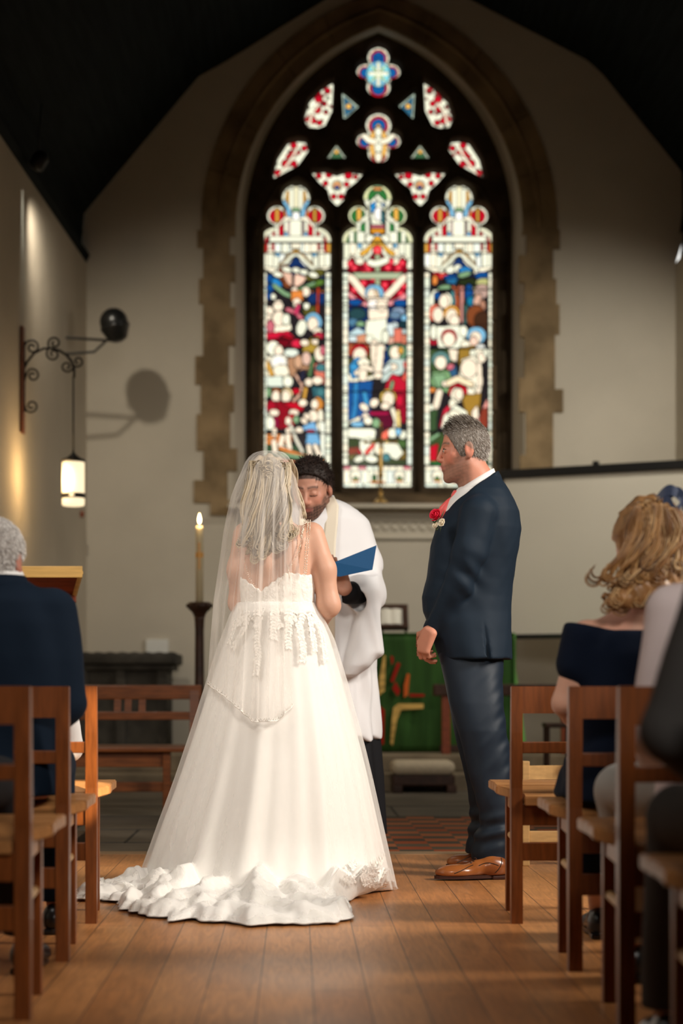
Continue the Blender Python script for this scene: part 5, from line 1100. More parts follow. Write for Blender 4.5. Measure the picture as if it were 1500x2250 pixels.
# trousers
tr_rows = [(1400, 972, 1108), (1440, 968, 1112), (1500, 980, 1108), (1545, 988, 1107), (1605, 1004, 1112), (1650, 1016, 1119), (1695, 1028, 1123), (1740, 1042, 1124), (1785, 1052, 1123), (1806, 1054, 1122), (1822, 1048, 1121), (1838, 1042, 1118), (1874, 1034, 1114), (1892, 1037, 1112)]
hb = [.12, .115, .105, .095, .09, .085, .08, .078, .076, .076, .078, .078, .078, .078]
ty = [7.25, 7.24, 7.20, 7.17, 7.15]
tz = S().add(loft([(z, x, ty[i] if i < 5 else 7.15, a, hb[i]) for i, (z, x, y, a, b) in enumerate(pxrows([(r[0], r[1], r[2], .1) for r in tr_rows], 7.15))], 2.2, .008))
far = pxrows([(1440, 970, 1105, .1), (1545, 985, 1090, .1), (1650, 1008, 1098, .1), (1740, 1026, 1104, .1), (1800, 1034, 1104, .1), (1874, 1020, 1098, .1)], 7.44)
tz.add(loft([(z, x, 7.43, a, .085) for (z, x, y, a, b) in far], 2.2, .008), .015)
tz.disp(folds(.0035, (1.2, 1, .55), 24, 9)); tz.disp(lambda P: .0050*snoise(P*np.array([.45, .6, 1.0])+P[:, [2]]*np.array([0, 0, 0])-P[:, [0]]*np.array([0, 0, .9]), 58, 21)*(1/(1+np.exp(-(P[:, 0]-.72)*60)))*np.exp(-((P[:, 2]-.50)/.32)**2)); tz.disp(lambda P: .006*np.sin(P[:, 2]*95+np.sin(P[:, 0]*20))*np.exp(-((P[:, 2]-.19)/.07)**2))
sdf_obj('trousers', tz, (W(940, 0, 7.6).x, 6.98, .05), (W(1150, 0, 7).x, 7.6, .93), .006, 'navy_trousers', t, None, 1)
def shoe(parent, heel, toe, m, sole, hgt=.10, w_=.048, brogue=False):
    h = Vector(heel); to = Vector(toe); d = (to-h); L_ = d.length; d.normalize(); s = Vector((-d.y, d.x, 0)); Rm = np.array([list(d), list(s), [0, 0, 1]]).T
    g = S().add(ell((.05, 0, .045), (.058, .036, .045))).add(cap((.04, 0, .05), (L_*.42, 0, .045), .036, .034), .02).add(ell((L_*.70, 0, .030), (L_*.30, w_*.94, .032)), .03).add(cap((.060, 0, .045), (.066, 0, .062), .034, .030), .02)
    g.inter(lambda P: .018-P[:, 2], .004)
    f = lambda P: g((P-np.array(h)) @ Rm); c = h+d*L_/2
    e = Vector((abs(d.x)*L_/2+.07, abs(d.y)*L_/2+.07, 0)); sdf_obj('shoe', f, (c.x-e.x, c.y-e.y, h.z), (c.x+e.x, c.y+e.y, h.z+hgt+.05), .0042, m, parent)
    outl = []
    for i in range(28):
        a = 2*PI*i/28; x = math.cos(a); y = math.sin(a); wx = L_/2*(1+.01)+.002; ww = w_*(.80+.22*x-.05*x*x+.12*math.cos(2*a-.4)*.3); outl.append(h+d*(L_/2+wx*x)+s*(ww*y))
    mb = MB(); b = [Vector((p.x, p.y, h.z+.006)) for p in outl]; tt = [Vector((p.x, p.y, h.z+.019)) for p in outl]; mb.grid([b, tt], True); mb.f.append(tuple(range(27, -1, -1))); mb.f.append(tuple(range(28, 56))); mb.build('sole', sole, parent)
    mb = MB(); p = h+d*.034; R4 = Matrix.Translation(Vector((p.x, p.y, h.z))) @ Matrix.Rotation(math.atan2(d.y, d.x), 4, 'Z'); mb.bbox((-.034, -.033, 0), (.034, .033, .017), .006, R4); mb.build('heel', sole, parent)
    if brogue:
        mb = MB(); near = -1 if s.y > 0 else 1
        for i in range(34):     # punched holes of the wing cap, quarter and heel counter
            u = i/33
            for (x, z, yy) in ((L_*(.50+.27*u), .060-.030*u, 1), (L_*(.16+.26*u), .058+.010*math.sin(PI*u), 1), (L_*(.10+.10*u*u), .085-.055*u, 1)):
                lp = np.array([x, near*.06, z]); wp = np.array(h)+Rm @ lp
                for _ in range(9): dd = f(wp[None])[0]; wp = wp-(Rm @ np.array([0, near, 0]))*dd*.8
                mb.sphere(wp, .0018, 5)
        mb.build('broguing', 'black_leather', parent)
        mb = MB()
        for k in range(3): c0 = h+d*(L_*(.44+.035*k))+Vector((0, 0, .083-.008*k)); mb.tube([c0+s*.017, c0+Vector((0, 0, .003)), c0-s*.017], .0022, 5)
        mb.build('laces', 'shoe_sole', parent, True)
hl = FL(1112, 1930); to = FL(957, 1936)
shoe(t, (hl.x, 7.10, 0), (to.x, 7.05, 0), 'tan_leather', 'shoe_sole', .11, .050, True)
hx = (1096-650)*7.48/F; tx = (981-650)*7.50/F
shoe(t, (hx, 7.44, 0), (tx, 7.50, 0), 'tan_leather', 'shoe_sole', .11, .050, True)
# boutonniere
b = empty('buttonhole_flowers', W(959, 1130, 7.12), 'red rose with two small cream flowers pinned to the navy lapel', 'flowers')
def rose(parent, c, r, m, n=11, seed=1, name='rose'):
    rs = random.Random(seed); mb = MB(); c = Vector(c); ax = Vector((-.55, -.75, .35)).normalized(); u = ax.orthogonal().normalized(); v = ax.cross(u)
    for k in range(n):
        q = k/n; R_ = r*(.25+.75*q); a0 = k*2.4; P = []
        for i in range(6):
            row = []
            for j in range(9):
                a = a0+(j/8-.5)*2.1; hh = i/5; rad = R_*(.45+.55*math.sin(PI*.5*min(1, hh*1.15)))*(1+.20*q*max(0, hh-.75)/.25); z = r*(-.55+(1.25-.55*q)*hh)-.12*r*((j/8-.5)*2)**2*hh; row.append(c+u*math.cos(a)*rad+v*math.sin(a)*rad+ax*z)
            P.append(row)
        mb.grid(P)
    mb.sphere(c-ax*r*.2, r*.42, 8)
    o = mb.build(name, m, parent, True); md = o.modifiers.new('thickness', 'SOLIDIFY'); md.thickness = .0009; return o
rose(b, W(957, 1131, 7.09), .026, 'rose_red', 12, 1); rose(b, W(971, 1148, 7.06), .0165, 'cream_petal', 9, 2, 'small_flower'); rose(b, W(956, 1155, 7.09), .0140, 'cream_petal', 8, 3, 'small_flower')
mb = MB()
for (x, y, x2, y2) in ((966, 1140, 975, 1122), (962, 1140, 953, 1150), (965, 1150, 960, 1168), (968, 1150, 966, 1170), (955, 1150, 948, 1143), (960, 1158, 957, 1166)): mb.tube([W(x, y, 7.09), W((x+x2)/2+1, (y+y2)/2, 7.085), W(x2, y2, 7.09)], [.003, .006, .001], 5, .35)
mb.build('leaves', 'leaf', b, True)
# ================================================================= bride
bD = 6.70
t = empty('person', (W(600, 0, bD).x, bD, 0), 'woman in a white gown and veil seen from behind, facing the altar', 'person'); bride = t
mat('satin', (.84, .81, .765), .5, .35, sheen=.2, bump=.10, bscale=6, bstretch=(1.5, 1.5, .25)); mat('lace', (.88, .84, .78), .7, .2, bump=.5, bscale=75, var=.06, vscale=90)
mat('bead', (.80, .68, .56), .22, .8, metal=.55)
sheer('tulle', (.95, .93, .90), .20, edge=.55, stripes=.10, sscale=26, sstretch=(1, 1, .06), trans=.4)
sheer('veil_net', (.97, .92, .87), .20, edge=.5, stripes=.35, sscale=20, sstretch=(1, 1, .03), trans=.35)
Rb = frame((.10, 1, -.10)); bo_ = W(590, 1078, 6.72)
hf, hloc = head_field(Rb, bo_, .96, fat=.92, neck=.045, jaw=.8)
B = S().add(hf)
B.add(cap(W(603, 1105, bD), W(606, 1160, bD), .047, .062), .04)
B.add(loft(pxrows([(1152, 562, 652, .045), (1166, 535, 682, .07), (1185, 520, 696, .085), (1220, 520, 693, .095), (1262, 524, 690, .10), (1300, 530, 688, .10), (1330, 534, 686, .095), (1370, 520, 700, .11), (1440, 515, 715, .13)], bD), 2.3, .01), .03)
for (sx, ex, ey, ed, wx, wy, wd, sg) in ((684, 722, 1330, 6.68, 690, 1388, 6.93, 1), (541, 527, 1325, 6.74, 552, 1385, 6.95, -1)):
    B.add(chain([W(sx, 1176, 6.70), W((sx+ex)/2+sg*7, 1252, 6.685), W(ex, ey, ed), W(wx, wy, wd)], [.050, .0445, .040, .027], .03), .014)
    B.sub(chain([W(sx+sg*1-sg*14, 1232, 6.575), W(sx-sg*6, 1290, 6.575), W(sx-sg*2, 1350, 6.58)], [.004, .007, .010], .01), .012)
    wr = W(wx, wy, wd); hand(B, wr, (.15*-sg, 1, -.05), (0, .1, 1), -sg, (.5, .55, .6, .6), .88, .03, .4)
for sg in (-1, 1): B.add(cap(W(605+sg*30, 1200, 6.62), W(605+sg*26, 1235, 6.61), .03, .02), .05)       # shoulder blades
B.sub(cap(W(606, 1190, 6.585), W(606, 1330, 6.585), .008), .03)
B.add(chain([W(590, 1440, bD), W(588, 1650, bD), W(585, 1900, bD)], [.09, .06, .035]), .05); B.add(chain([W(630, 1440, bD), W(625, 1650, bD), W(620, 1900, bD)], [.09, .06, .035]), .05)
fsk = (.62, .36, .25)
sdf_obj('body', B, (-.32, 6.48, .04), (.17, 7.2, 1.68), .0048, 'skin', t, skin_color(hloc, fsk, (.55, .22, .2), flush=.1), 1)
# bodice
BD = S().add(loft(pxrows([(1262, 518, 692, .108), (1300, 527, 691, .108), (1330, 530, 690, .104), (1350, 520, 696, .11)], bD), 2.3, .004))
xc = W(573, 0, 6.6).x; zt_ = lambda X: W(0, 1299, 6.6).z+np.clip(np.abs(X-xc)*.75, 0, .075)-.012*np.clip((X-xc-.06)/.1, 0, 1)+.0035*np.sin(X*260)
BD.inter(lambda P: P[:, 2]-zt_(P[:, 0]), .002); BD.disp(lambda P: -.0022*np.abs(snoise(P, 150, 3)))
sdf_obj('bodice', BD, W(505, 1356, 6.5)-Vector((0, .05, 0)), W(705, 1250, 6.9)+Vector((0, .05, .02)), .0042, 'lace', t)
# skirt with train, one sheet falling from the waist and spreading over the boards
SK_ = np.array([(1325,524,690),(1350,512,700),(1400,497,721),(1450,480,736),(1500,464,751),(1550,448,764),(1600,432,778),(1650,415,791),(1700,398,803),(1750,380,814),(1800,361,825),(1850,343,836),(1900,325,847),(1955,306,859)], float)
sc_y = bD
zz = CH+(HY-SK_[:, 0])*bD/F; zz = zz-zz[-1]*(np.linspace(0, 1, len(zz))**3); xl_ = (SK_[:, 1]-VX)*bD/F; xr_ = (SK_[:, 2]-VX)*bD/F
tb = [(859,1957),(845,1957),(800,1962),(748,1966),(746,1990),(775,2012),(772,2024),(725,2032),(675,2036),(620,2036),(575,2039),(545,2037),(520,2034),(500,2030),(450,2031),(415,2025),(375,2030),(365,2020),(330,2018),(300,2014),(270,2003),(266,1988),(225,1982),(187,1982),(160,1980),(157,1972),(180,1965),(228,1950),(290,1940),(306,1936)]
TB = [FL(x, y) for x, y in tb]; cx0 = float((xl_[-1]+xr_[-1])/2); c0 = Vector((cx0, bD-.08, 0))
ta = np.array([math.atan2(p.y-c0.y, p.x-c0.x) % (2*PI) for p in TB]); tr_ = np.array([math.hypot(p.x-c0.x, p.y-c0.y) for p in TB]); o_ = np.argsort(ta); ta = ta[o_]; tr_ = tr_[o_]
def skirt(name, m, grow, fa, seed, NR=300, floor=True, zmax=None):
    rs = np.random.RandomState(seed); P = []
    th = np.linspace(0, 2*PI, NR, endpoint=False); ph = rs.rand(8)*6.28
    fold = lambda th, tt: (np.sin(th*11+ph[0]+.6*np.sin(th*3))*.5+.35*np.sin(th*17+ph[1]+tt*1.5)+.28*np.sin(th*29+ph[2])+.5*np.sin(th*6+ph[3]))
    n1 = 64
    for i in range(n1+1):
        tt = i/n1; z = np.interp(tt, np.linspace(0, 1, len(zz)), zz); k = np.linspace(0, 1, len(zz)); xl = np.interp(tt, k, xl_); xr = np.interp(tt, k, xr_); a = (xr-xl)/2+grow*min(1, tt*4+.3); cx = (xl+xr)/2
        bb = .105+(.40-.105)*tt**.9+grow; bf = .105+(.33-.105)*tt+grow
        amp = fa*(tt**.8)*(1-.25*tt)*fold(th, tt); side = 1-.75*np.abs(np.cos(th))**3
        r = 1+amp*side; c, s_ = np.cos(th), np.sin(th); b = np.where(s_ < 0, bb, bf)
        tuck = np.where(s_ < 0, (.08*np.clip((tt-.8)/.2, 0, 1)**2)*(-s_), 0)
        zf = .006+(.105*np.clip((-s_-.05)/.35, 0, 1)*(.8+.2*np.sin(th*9+ph[4])+.25*np.sin(th*21+ph[5])) if floor else 0*th)
        P.append([Vector((cx+a*c[j]*r[j], bD-.0*tt+(b[j]*s_[j]*r[j])-tuck[j], max(z, zf[j]))) for j in range(NR)])
    if floor:
        last = P[-1]; ang = np.array([math.atan2(p.y-c0.y, p.x-c0.x) % (2*PI) for p in last]); r0 = np.array([math.hypot(p.x-c0.x, p.y-c0.y) for p in last])
        R1 = np.interp(ang, ta, tr_, period=2*PI); R1 = np.where(np.sin(ang) > .15, r0*1.0, R1); n2 = 46; ruff = rs.rand(6)*6.28
        for i in range(1, n2+1):
            u = i/n2; rr = r0+(R1-r0+grow*.2)*u; ext = np.clip((R1-r0)/.25, 0, 1); row = []
            w1 = .5+.5*np.sin(ang*23+ruff[0]+3*u+2*np.sin(ang*5)); w2 = .5+.5*np.sin(ang*41+ruff[1]-6*u+1.5*np.sin(ang*9+u*4)); w3 = .5+.5*np.sin(u*11+ruff[2]+4*np.sin(ang*7+1)+ang*3)
            env = np.sin(PI*min(1, u*.93+.03))**.55
            zl = np.array([p.z for p in last]); h_ = .006+(zl-.006)*(1-u)**2.2+ext*env*(.012+.026*w1*w3+.016*w2)+ext*.022*math.exp(-((u-.85)/.1)**2)*(.3+.7*w3)
            edge = ext*.016*u**2*(np.sin(ang*31+ruff[3])*np.sin(ang*13)+.8*np.sin(ang*83+ruff[4])*np.sin(ang*19+1))
            X_ = c0.x+np.cos(ang)*(rr+edge); Y_ = c0.y+np.sin(ang)*(rr+edge); Q_ = np.stack([X_, Y_, np.full(NR, u*.3)], 1); cr = ext*env*((.010*snoise(Q_, 30, seed)+.009*snoise(Q_, 66, seed+1)+.004*snoise(Q_, 130, seed+2)) if not grow else (.012*snoise(Q_, 40, 31)+.012*snoise(Q_, 85, 32)+.006*snoise(Q_, 170, 33)))
            h_ = np.maximum(.005, h_+cr); X_ = X_+ext*env*.012*snoise(Q_, 60, seed+3); Y_ = Y_+ext*env*.010*snoise(Q_, 60, seed+4)
            for j in range(NR): row.append(Vector((X_[j], Y_[j], (h_[j] if u < .97 else .006+.35*(h_[j]-.006)))))
            P.append(row)
    mb = MB()
    mb.grid([row+[row[0]] for row in P]); o = mb.build(name, m, t, True); return o
o = skirt('skirt', 'satin', 0.0, .062, 5, 520)
md = o.modifiers.new('thickness', 'SOLIDIFY'); md.thickness = .003; md.offset = -1
for v in o.data.vertices: pass
TS = skirt('tulle_skirt', 'tulle', .022, .050, 5, 520)
# lace appliques: small leaves and sprays stitched over bodice and upper skirt, and round the hem
from mathutils.bvhtree import BVHTree
_m = TS.data; _bv = BVHTree.FromPolygons([tuple(Vector(v.co)+Vector(t.location)) for v in _m.vertices], [tuple(p.vertices) for p in _m.polygons])
def on_skirt(px, py, out=.0015):
    """point and normal on the camera side of the gown"""
    o = Vector((0, 0, CH)); d = (W(px, py, 1.0)-o).normalized(); h, n, i, q = _bv.ray_cast(o, d)
    if h is None: return None, None
    if n.dot(d) > 0: n = -n
    return h+n*out, n
def leafmesh(mb, p, a, L_, w_, u):
    n = u; d = Vector((math.cos(a), 0, math.sin(a))); d = (d-n*d.dot(n)).normalized(); s = n.cross(d); pts = [p]+[p+d*L_*k/4+s*w_*math.sin(PI*k/4)+n*.0015 for k in (1, 2, 3)]+[p+d*L_]+[p+d*L_*k/4-s*w_*math.sin(PI*k/4)+n*.0015 for k in (3, 2, 1)]
    mb.add(pts, [tuple(range(8))])
rs = random.Random(4); mb = MB()
def spray(x0, y0, ln, ang):
    x, y, a = x0, y0, ang
    for k in range(int(ln)):
        p, u = on_skirt(x, y)
        if p is None: return
        for sg in (-1, 1): leafmesh(mb, p, a+sg*.75, rs.uniform(.016, .026), .0052, u)
        leafmesh(mb, p, a, .014, .003, u); x += 7*math.cos(a); y -= 7*math.sin(a); a += rs.uniform(-.13, .13)
for x in range(530, 695, 17): spray(x+rs.uniform(-3, 3), 1338+rs.uniform(-4, 6), rs.randint(3, 7), -PI/2+rs.uniform(-.9, .9))
for (x, y, n_) in ((548, 1350, 12), (572, 1345, 20), (600, 1350, 8), (634, 1350, 11), (652, 1360, 14), (696, 1365, 13), (520, 1360, 8), (676, 1350, 12)): spray(x, y, n_, -PI/2+(x-607)*.0035+rs.uniform(-.1, .1))
for k in range(26): spray(775+rs.uniform(0, 75), 1900+rs.uniform(0, 45), 4, rs.uniform(0, 6.28))
o = mb.build('lace_applique', 'lace', t); tag(o, kind='stuff')
# beaded straps
mb = MB()
def beads(pts, n_, r=.0022):
    pts = [Vector(p) for p in pts]
    for i in range(n_):
        u = i/(n_-1)*(len(pts)-1); k = min(int(u), len(pts)-2); p = pts[k].lerp(pts[k+1], u-k); p = p+Vector((random.uniform(-1, 1), 0, random.uniform(-1, 1)))*.0012; mb.sphere(p, r*random.uniform(.8, 1.3), 5)
for pts in ([(676,1143,6.655),(675,1165,6.622),(671,1205,6.600),(668,1263,6.592)], [(681,1143,6.66),(680,1165,6.625),(676,1205,6.600),(672,1262,6.594)], [(672,1144,6.652),(664,1175,6.60),(655,1215,6.585)], [(669,1146,6.64),(660,1180,6.59)]): beads([W(*p) for p in pts], 42 if len(pts) > 3 else 26)
for pts in ([(655,1215,6.585),(635,1250,6.582),(612,1283,6.585)], [(632,1240,6.585),(636,1270,6.586)]): beads([W(*p) for p in pts], 38, .0017)
mb.build('beaded_strap', 'bead', t, True); mb = MB()
for pts in ([(530,1150,6.65),(521,1190,6.61),(530,1245,6.59),(565,1295,6.585)], [(536,1150,6.65),(528,1200,6.60),(545,1262,6.585)]): beads([W(*p) for p in pts], 38, .0017)
mb.build('beaded_strap', 'bead', t, True)
# hair: crown, gathered curls, long loose waves
hcp = hair_cap(hf, hloc, .012, [((-.80, 0, .60), -.030)], .003, .96, 5)
HV = S().add(hcp).add(loft([(W(0, y, 6.62).z, W(x, 0, 6.62).x, d, a, b) for (y, x, d, a, b) in ((1060, 594, 6.645, .086, .045), (1110, 588, 6.62, .084, .040), (1150, 576, 6.60, .070, .030), (1195, 567, 6.595, .058, .026), (1222, 568, 6.59, .040, .018))], 2.0, .01), .03)
HV.disp(lambda P: .0045*np.sin(P[:, 0]*150+8*np.sin(P[:, 2]*22)+3*np.sin(P[:, 2]*9)))
def hcolb(V): n = snoise(V*np.array([3.5, 1, .5]), 60, 4)[:, None]; return np.clip(np.array([.40, .31, .20])*(1+.45*n), .03, .9)
hv = sdf_obj('hair', HV, W(505, 1250, 6.5)-Vector((0, .02, 0)), W(670, 985, 6.9)+Vector((0, .02, 0)), .004, 'hair', t, hcolb, 1)
paths = []; cols = []; rs = random.Random(9)
HC = [(.42, .33, .21), (.26, .195, .12), (.58, .48, .34), (.15, .11, .07), (.36, .30, .21), (.30, .26, .21)]
def tress(start, end, dfun, wave, freq, ph, width, n_, rad, curl, pal, bow=0):
    """one wavy tress: strands that share their wave and end in a common curl"""
    base = rs.choice(pal)
    for q in range(n_):
        ox, oz = rs.gauss(0, .5), rs.gauss(0, .5); pts = []; k_ = rs.uniform(.86, 1.0)
        for k in range(22):
            u = k/21*k_; w_ = width*(.55+.9*math.sin(PI*min(1, u*.9+.1))); x = start[0]+(end[0]-start[0])*u+bow*math.sin(PI*u)+wave*math.sin(ph+freq*6.28*u)*(.25+.9*u)+ox*w_*(1-.35*u); y = start[1]+(end[1]-start[1])*u
            pts.append(W(x, y, dfun(x, y, u)+oz*width*.0009+.008*math.cos(ph+freq*6.28*u)*(.2+u)))
        if curl:
            c = pts[-1]; r_ = abs(curl)*(1+.25*ox); sg = 1 if curl > 0 else -1
            for k in range(1, 9): aa = k*.55; pts.append(c+Vector((sg*r_*(1-math.cos(aa)), .003*k*.4, -r_*math.sin(aa))))
        paths.append((pts, rad*rs.uniform(.7, 1.25))); c = base if rs.random() < .6 else rs.choice(pal); cols.append(c)
for i in range(19):
    f = i/18; x0 = 541+f*98; x1 = 532+f*92+rs.uniform(-6, 6); yb = 1228-abs(f-.45)*90+rs.uniform(-12, 8)
    if f > .8: yb = 1165+rs.uniform(0, 20)
    tress((590+(x0-590)*.78, 1012+8*math.sin(f*9)), (x1, yb), lambda x, y, u: 6.640-.070*u**.5-.022*(1-((x-580)/62)**2), rs.uniform(7, 12), rs.uniform(.9, 1.35), rs.uniform(0, 6.28), 8.5, 17, .0030, rs.choice((-1, 1))*rs.uniform(.010, .016), HC)
for (cx_, cy_) in [(rs.uniform(546, 630), rs.uniform(1016, 1058)) for _ in range(46)]:
    for q in range(3):
        r_ = rs.uniform(5, 13); a0 = rs.uniform(0, 6.28); sg = rs.choice((-1, 1)); paths.append(([W(cx_+rs.uniform(-1, 1)+r_*(1-.5*k/13)*math.cos(a0+sg*k*.45), cy_+r_*.8*(1-.5*k/13)*math.sin(a0+sg*k*.45), 6.583+.0008*abs(cx_-588)+.008*math.sin(k*.5)) for k in range(14)], rs.uniform(.0018, .003))); cols.append(rs.choice(HC))
for q in range(16):      # strand beside the face on the right
    x0 = 628+rs.uniform(0, 9); paths.append(([W(x0+8*math.sin(min(1,u*3)*1.57)+24*u+5*math.sin(u*8+q*.15), 1010+130*u, 6.66+.10*math.sin(u*2.2)+rs.uniform(0, .008)) for u in np.linspace(0, 1, 14)], .004)); cols.append(rs.choice(HC[:3]))
locks('curls', paths, cols, 'hair', t, .55, 6)
# veil
VR = [(990,577,606,6.70),(992,566,618,6.665),(996,556,627,6.625),(1004,546,635,6.585),(1016,538,641,6.56),(1033,531,647,6.545),(1060,519,652,6.53),(1090,508,658,6.52),(1130,499,664,6.505),(1167,492,668,6.50),(1233,483,671,6.495),(1317,470,674,6.49),(1417,461,678,6.475),(1497,455,682,6.44),(1560,452,684,6.40)]
hem = lambda u: np.interp(u, [-1, -.6, -.1, .35, .7, 1], [1502, 1535, 1586, 1584, 1545, 1470])
P = []; NV, NU = 70, 150
for i in range(NV+1):
    row = []
    for j in range(NU+1):
        u = -1+2*j/NU; yy = 990+(hem(u)-990)*(i/NV)**1.25; ys = [r[0] for r in VR]; xl = np.interp(yy, ys, [r[1] for r in VR]); xr = np.interp(yy, ys, [r[2] for r in VR]); db = np.interp(yy, ys, [r[3] for r in VR])
        g = min(1, max(0, (yy-995)/160)); df = db+(.20-.03*g)*abs(u)**2.4; d = df+g*(.011*math.sin(u*21+.8*math.sin(yy*.012))+.0035*math.sin(u*47+1)+.009*math.sin(u*11+yy*.01))*(1-abs(u)**6)
        x = (xl+xr)/2+(xr-xl)/2*(u+.012*g*math.sin(u*40+yy*.006)); row.append(W(x, yy, d))
    P.append(row)
mb = MB(); mb.grid(P); mb.build('veil', 'veil_net', t, True)
mb = MB(); mb.tube(P[-1], .0022, 5); ev = [P[-1][k]+Vector((0, -.001, .004*(k % 4))) for k in range(0, NU+1)]; mb.tube(ev, .0011, 4); mb.build('veil_hem', 'lace', t, True)

# ================================================================= priest
pD = 8.1
t = empty('person', (W(712, 0, pD).x, pD, 0), 'dark-haired bearded man in white surplice and stole reading with bowed head', 'person'); priest = t
Rp = frame((-.30, -1, -.42)); po = W(684, 1076, 7.98)
hf, hloc = head_field(Rp, po, 1.08, neck=.058)
B = S().add(hf); B.add(cap(W(692, 1110, 8.05), W(702, 1150, 8.12), .058, .08), .03)
B.add(loft(pxrows([(1140, 655, 760, .09), (1170, 635, 780, .12), (1300, 640, 780, .13), (1500, 640, 785, .13)], pD)), .04)
B.add(chain([W(775, 1168, 8.08), W(800, 1310, 8.02), W(757, 1296, 7.74)], [.05, .04, .028]), .03)
B.add(chain([W(640, 1168, 8.08), W(625, 1310, 8.02), W(690, 1290, 7.74)], [.05, .04, .028]), .03)
hand(B, W(757, 1296, 7.74), (-.35, -.25, 1), (.35, .9, .2), 1, (.25, .3, .35, .4), 1.02, .05, .5)
hand(B, W(690, 1290, 7.74), (.35, -.25, 1), (-.35, .9, .2), -1, (.3, .35, .4, .45), 1.0, .05, .5)
for x in (672, 752): B.add(chain([W(x, 1500, pD), W(x, 1690, pD), W(x, 1862, pD)], [.08, .055, .035]), .03)
sdf_obj('body', B, (-.12, 7.5, .03), (.42, 8.35, 1.88), .0055, 'skin', t, skin_color(hloc, (.56, .285, .20), (.48, .17, .14), (.035, .02, .016, .85), (.04, .025, .02), lash=True, brow=(.02, .012, .01), flush=.3), 1)
hcp = hair_cap(hf, hloc, .008, [((-.72, 0, .69), .008), ((-.35, 0, .94), -.05)], .004, 1.08, 6)
hv = sdf_obj('hair', hcp, po-Vector((.17, .17, .17)), po+Vector((.17, .17, .19)), .005, 'rough_hair', t, lambda V: np.tile(np.array([.022, .013, .010]), (len(V), 1)), 1)
strands('hair_curls', hv, 2600, lambda v: .020, lambda p, n: n+Vector((random.uniform(-.8, .8), random.uniform(-.8, .8), random.uniform(-.6, .8))), lambda r, v: [(.02, .012, .010), (.035, .02, .014), (.015, .01, .008)][r.randint(3)], .0016, 'rough_hair', t, 6)
# cassock
C = S().add(loft(pxrows([(1560, 612, 826, .17), (1700, 606, 838, .20), (1828, 600, 845, .22)], pD), 2.2, .006)); C.disp(lambda P: .010*np.sin(np.arctan2(P[:, 1]-pD, P[:, 0]-.13)*13))
sdf_obj('cassock', C, (-.2, 7.65, .08), (.46, 8.4, 1.26), .010, 'cassock', t)
sdf_obj('cassock_sleeve', chain([W(803, 1300, 8.0), W(766, 1303, 7.78)], [.055, .050]), (.2, 7.68, .9), (.45, 8.1, 1.35), .008, 'cassock', t)
for x in (.10, .24): shoe(t, (x, 8.12, 0), (x+.02, 7.84, 0), 'black_leather', 'black_leather')
# surplice
Q = S().add(loft(pxrows([(1098, 662, 742, .075), (1108, 645, 766, .11), (1122, 628, 785, .135), (1145, 614, 800, .15), (1200, 604, 812, .165), (1283, 602, 818, .175), (1400, 602, 822, .19), (1500, 600, 828, .205), (1622, 597, 836, .225)], pD), 2.2, .006))
Q.disp(lambda P: .010*np.clip((1.25-P[:, 2])/.5, 0, 1)*np.sin(np.arctan2(P[:, 1]-pD, P[:, 0]-.13)*15+2*np.sin(P[:, 2]*3)))
Q.add(chain([W(780, 1165, 8.07), W(803, 1240, 8.05), W(808, 1300, 8.0), W(790, 1305, 7.86)], [.070, .075, .080, .078], .03), .04)
sl = loft(pxrows([(1268, 772, 832, .10, 7.94), (1300, 774, 836, .12, 7.92), (1345, 780, 838, .12, 7.91), (1400, 768, 841, .11, 7.90), (1435, 758, 842, .10, 7.89), (1462, 754, 815, .09, 7.88), (1485, 753, 784, .07, 7.88)], 7.9), 2.4, .006)
Q.add(sl, .03)
Q.sub(ecap(W(770, 1318, 7.76), W(795, 1318, 7.86), .050, .045, (1, 1, 1)), .008)
Q.disp(lambda P: .006*np.sin(P[:, 0]*75+P[:, 2]*22)*np.exp(-((P[:, 0]-.40)/.09)**2)*(P[:, 2] < 1.3))
Q.disp(folds(.004, (1, 1, .45), 20, 5))
sdf_obj('surplice', Q, (-.2, 7.6, .50), (.48, 8.42, 1.66), .008, 'surplice', t)
collar(t, 'shirt_white', (W(700, 0, 8.08).x, 8.08), .066, .062, W(0, 1090, 8.08).z, W(0, 1090, 8.08).z, .035, .006)
mb = MB()
for sg, pts in ((1, [(706,1092,8.10,12),(722,1094,8.02,13),(730,1112,7.965,14),(728,1150,7.945,14),(724,1190,7.93,14),(722,1240,7.92,14),(722,1420,7.90,14)]), (-1, [(706,1092,8.10,12),(682,1094,8.02,13),(672,1112,7.965,14),(670,1150,7.945,14),(668,1190,7.93,14),(667,1420,7.90,14)])):
    mb.grid([[W(x-w_+2*w_*k/6, y, d+.014*(k/6-.5)*-sg) for k in range(7)] for x, y, d, w_ in pts])
o = mb.build('stole', 'stole', t, True); md = o.modifiers.new('thickness', 'SOLIDIFY'); md.thickness = .006
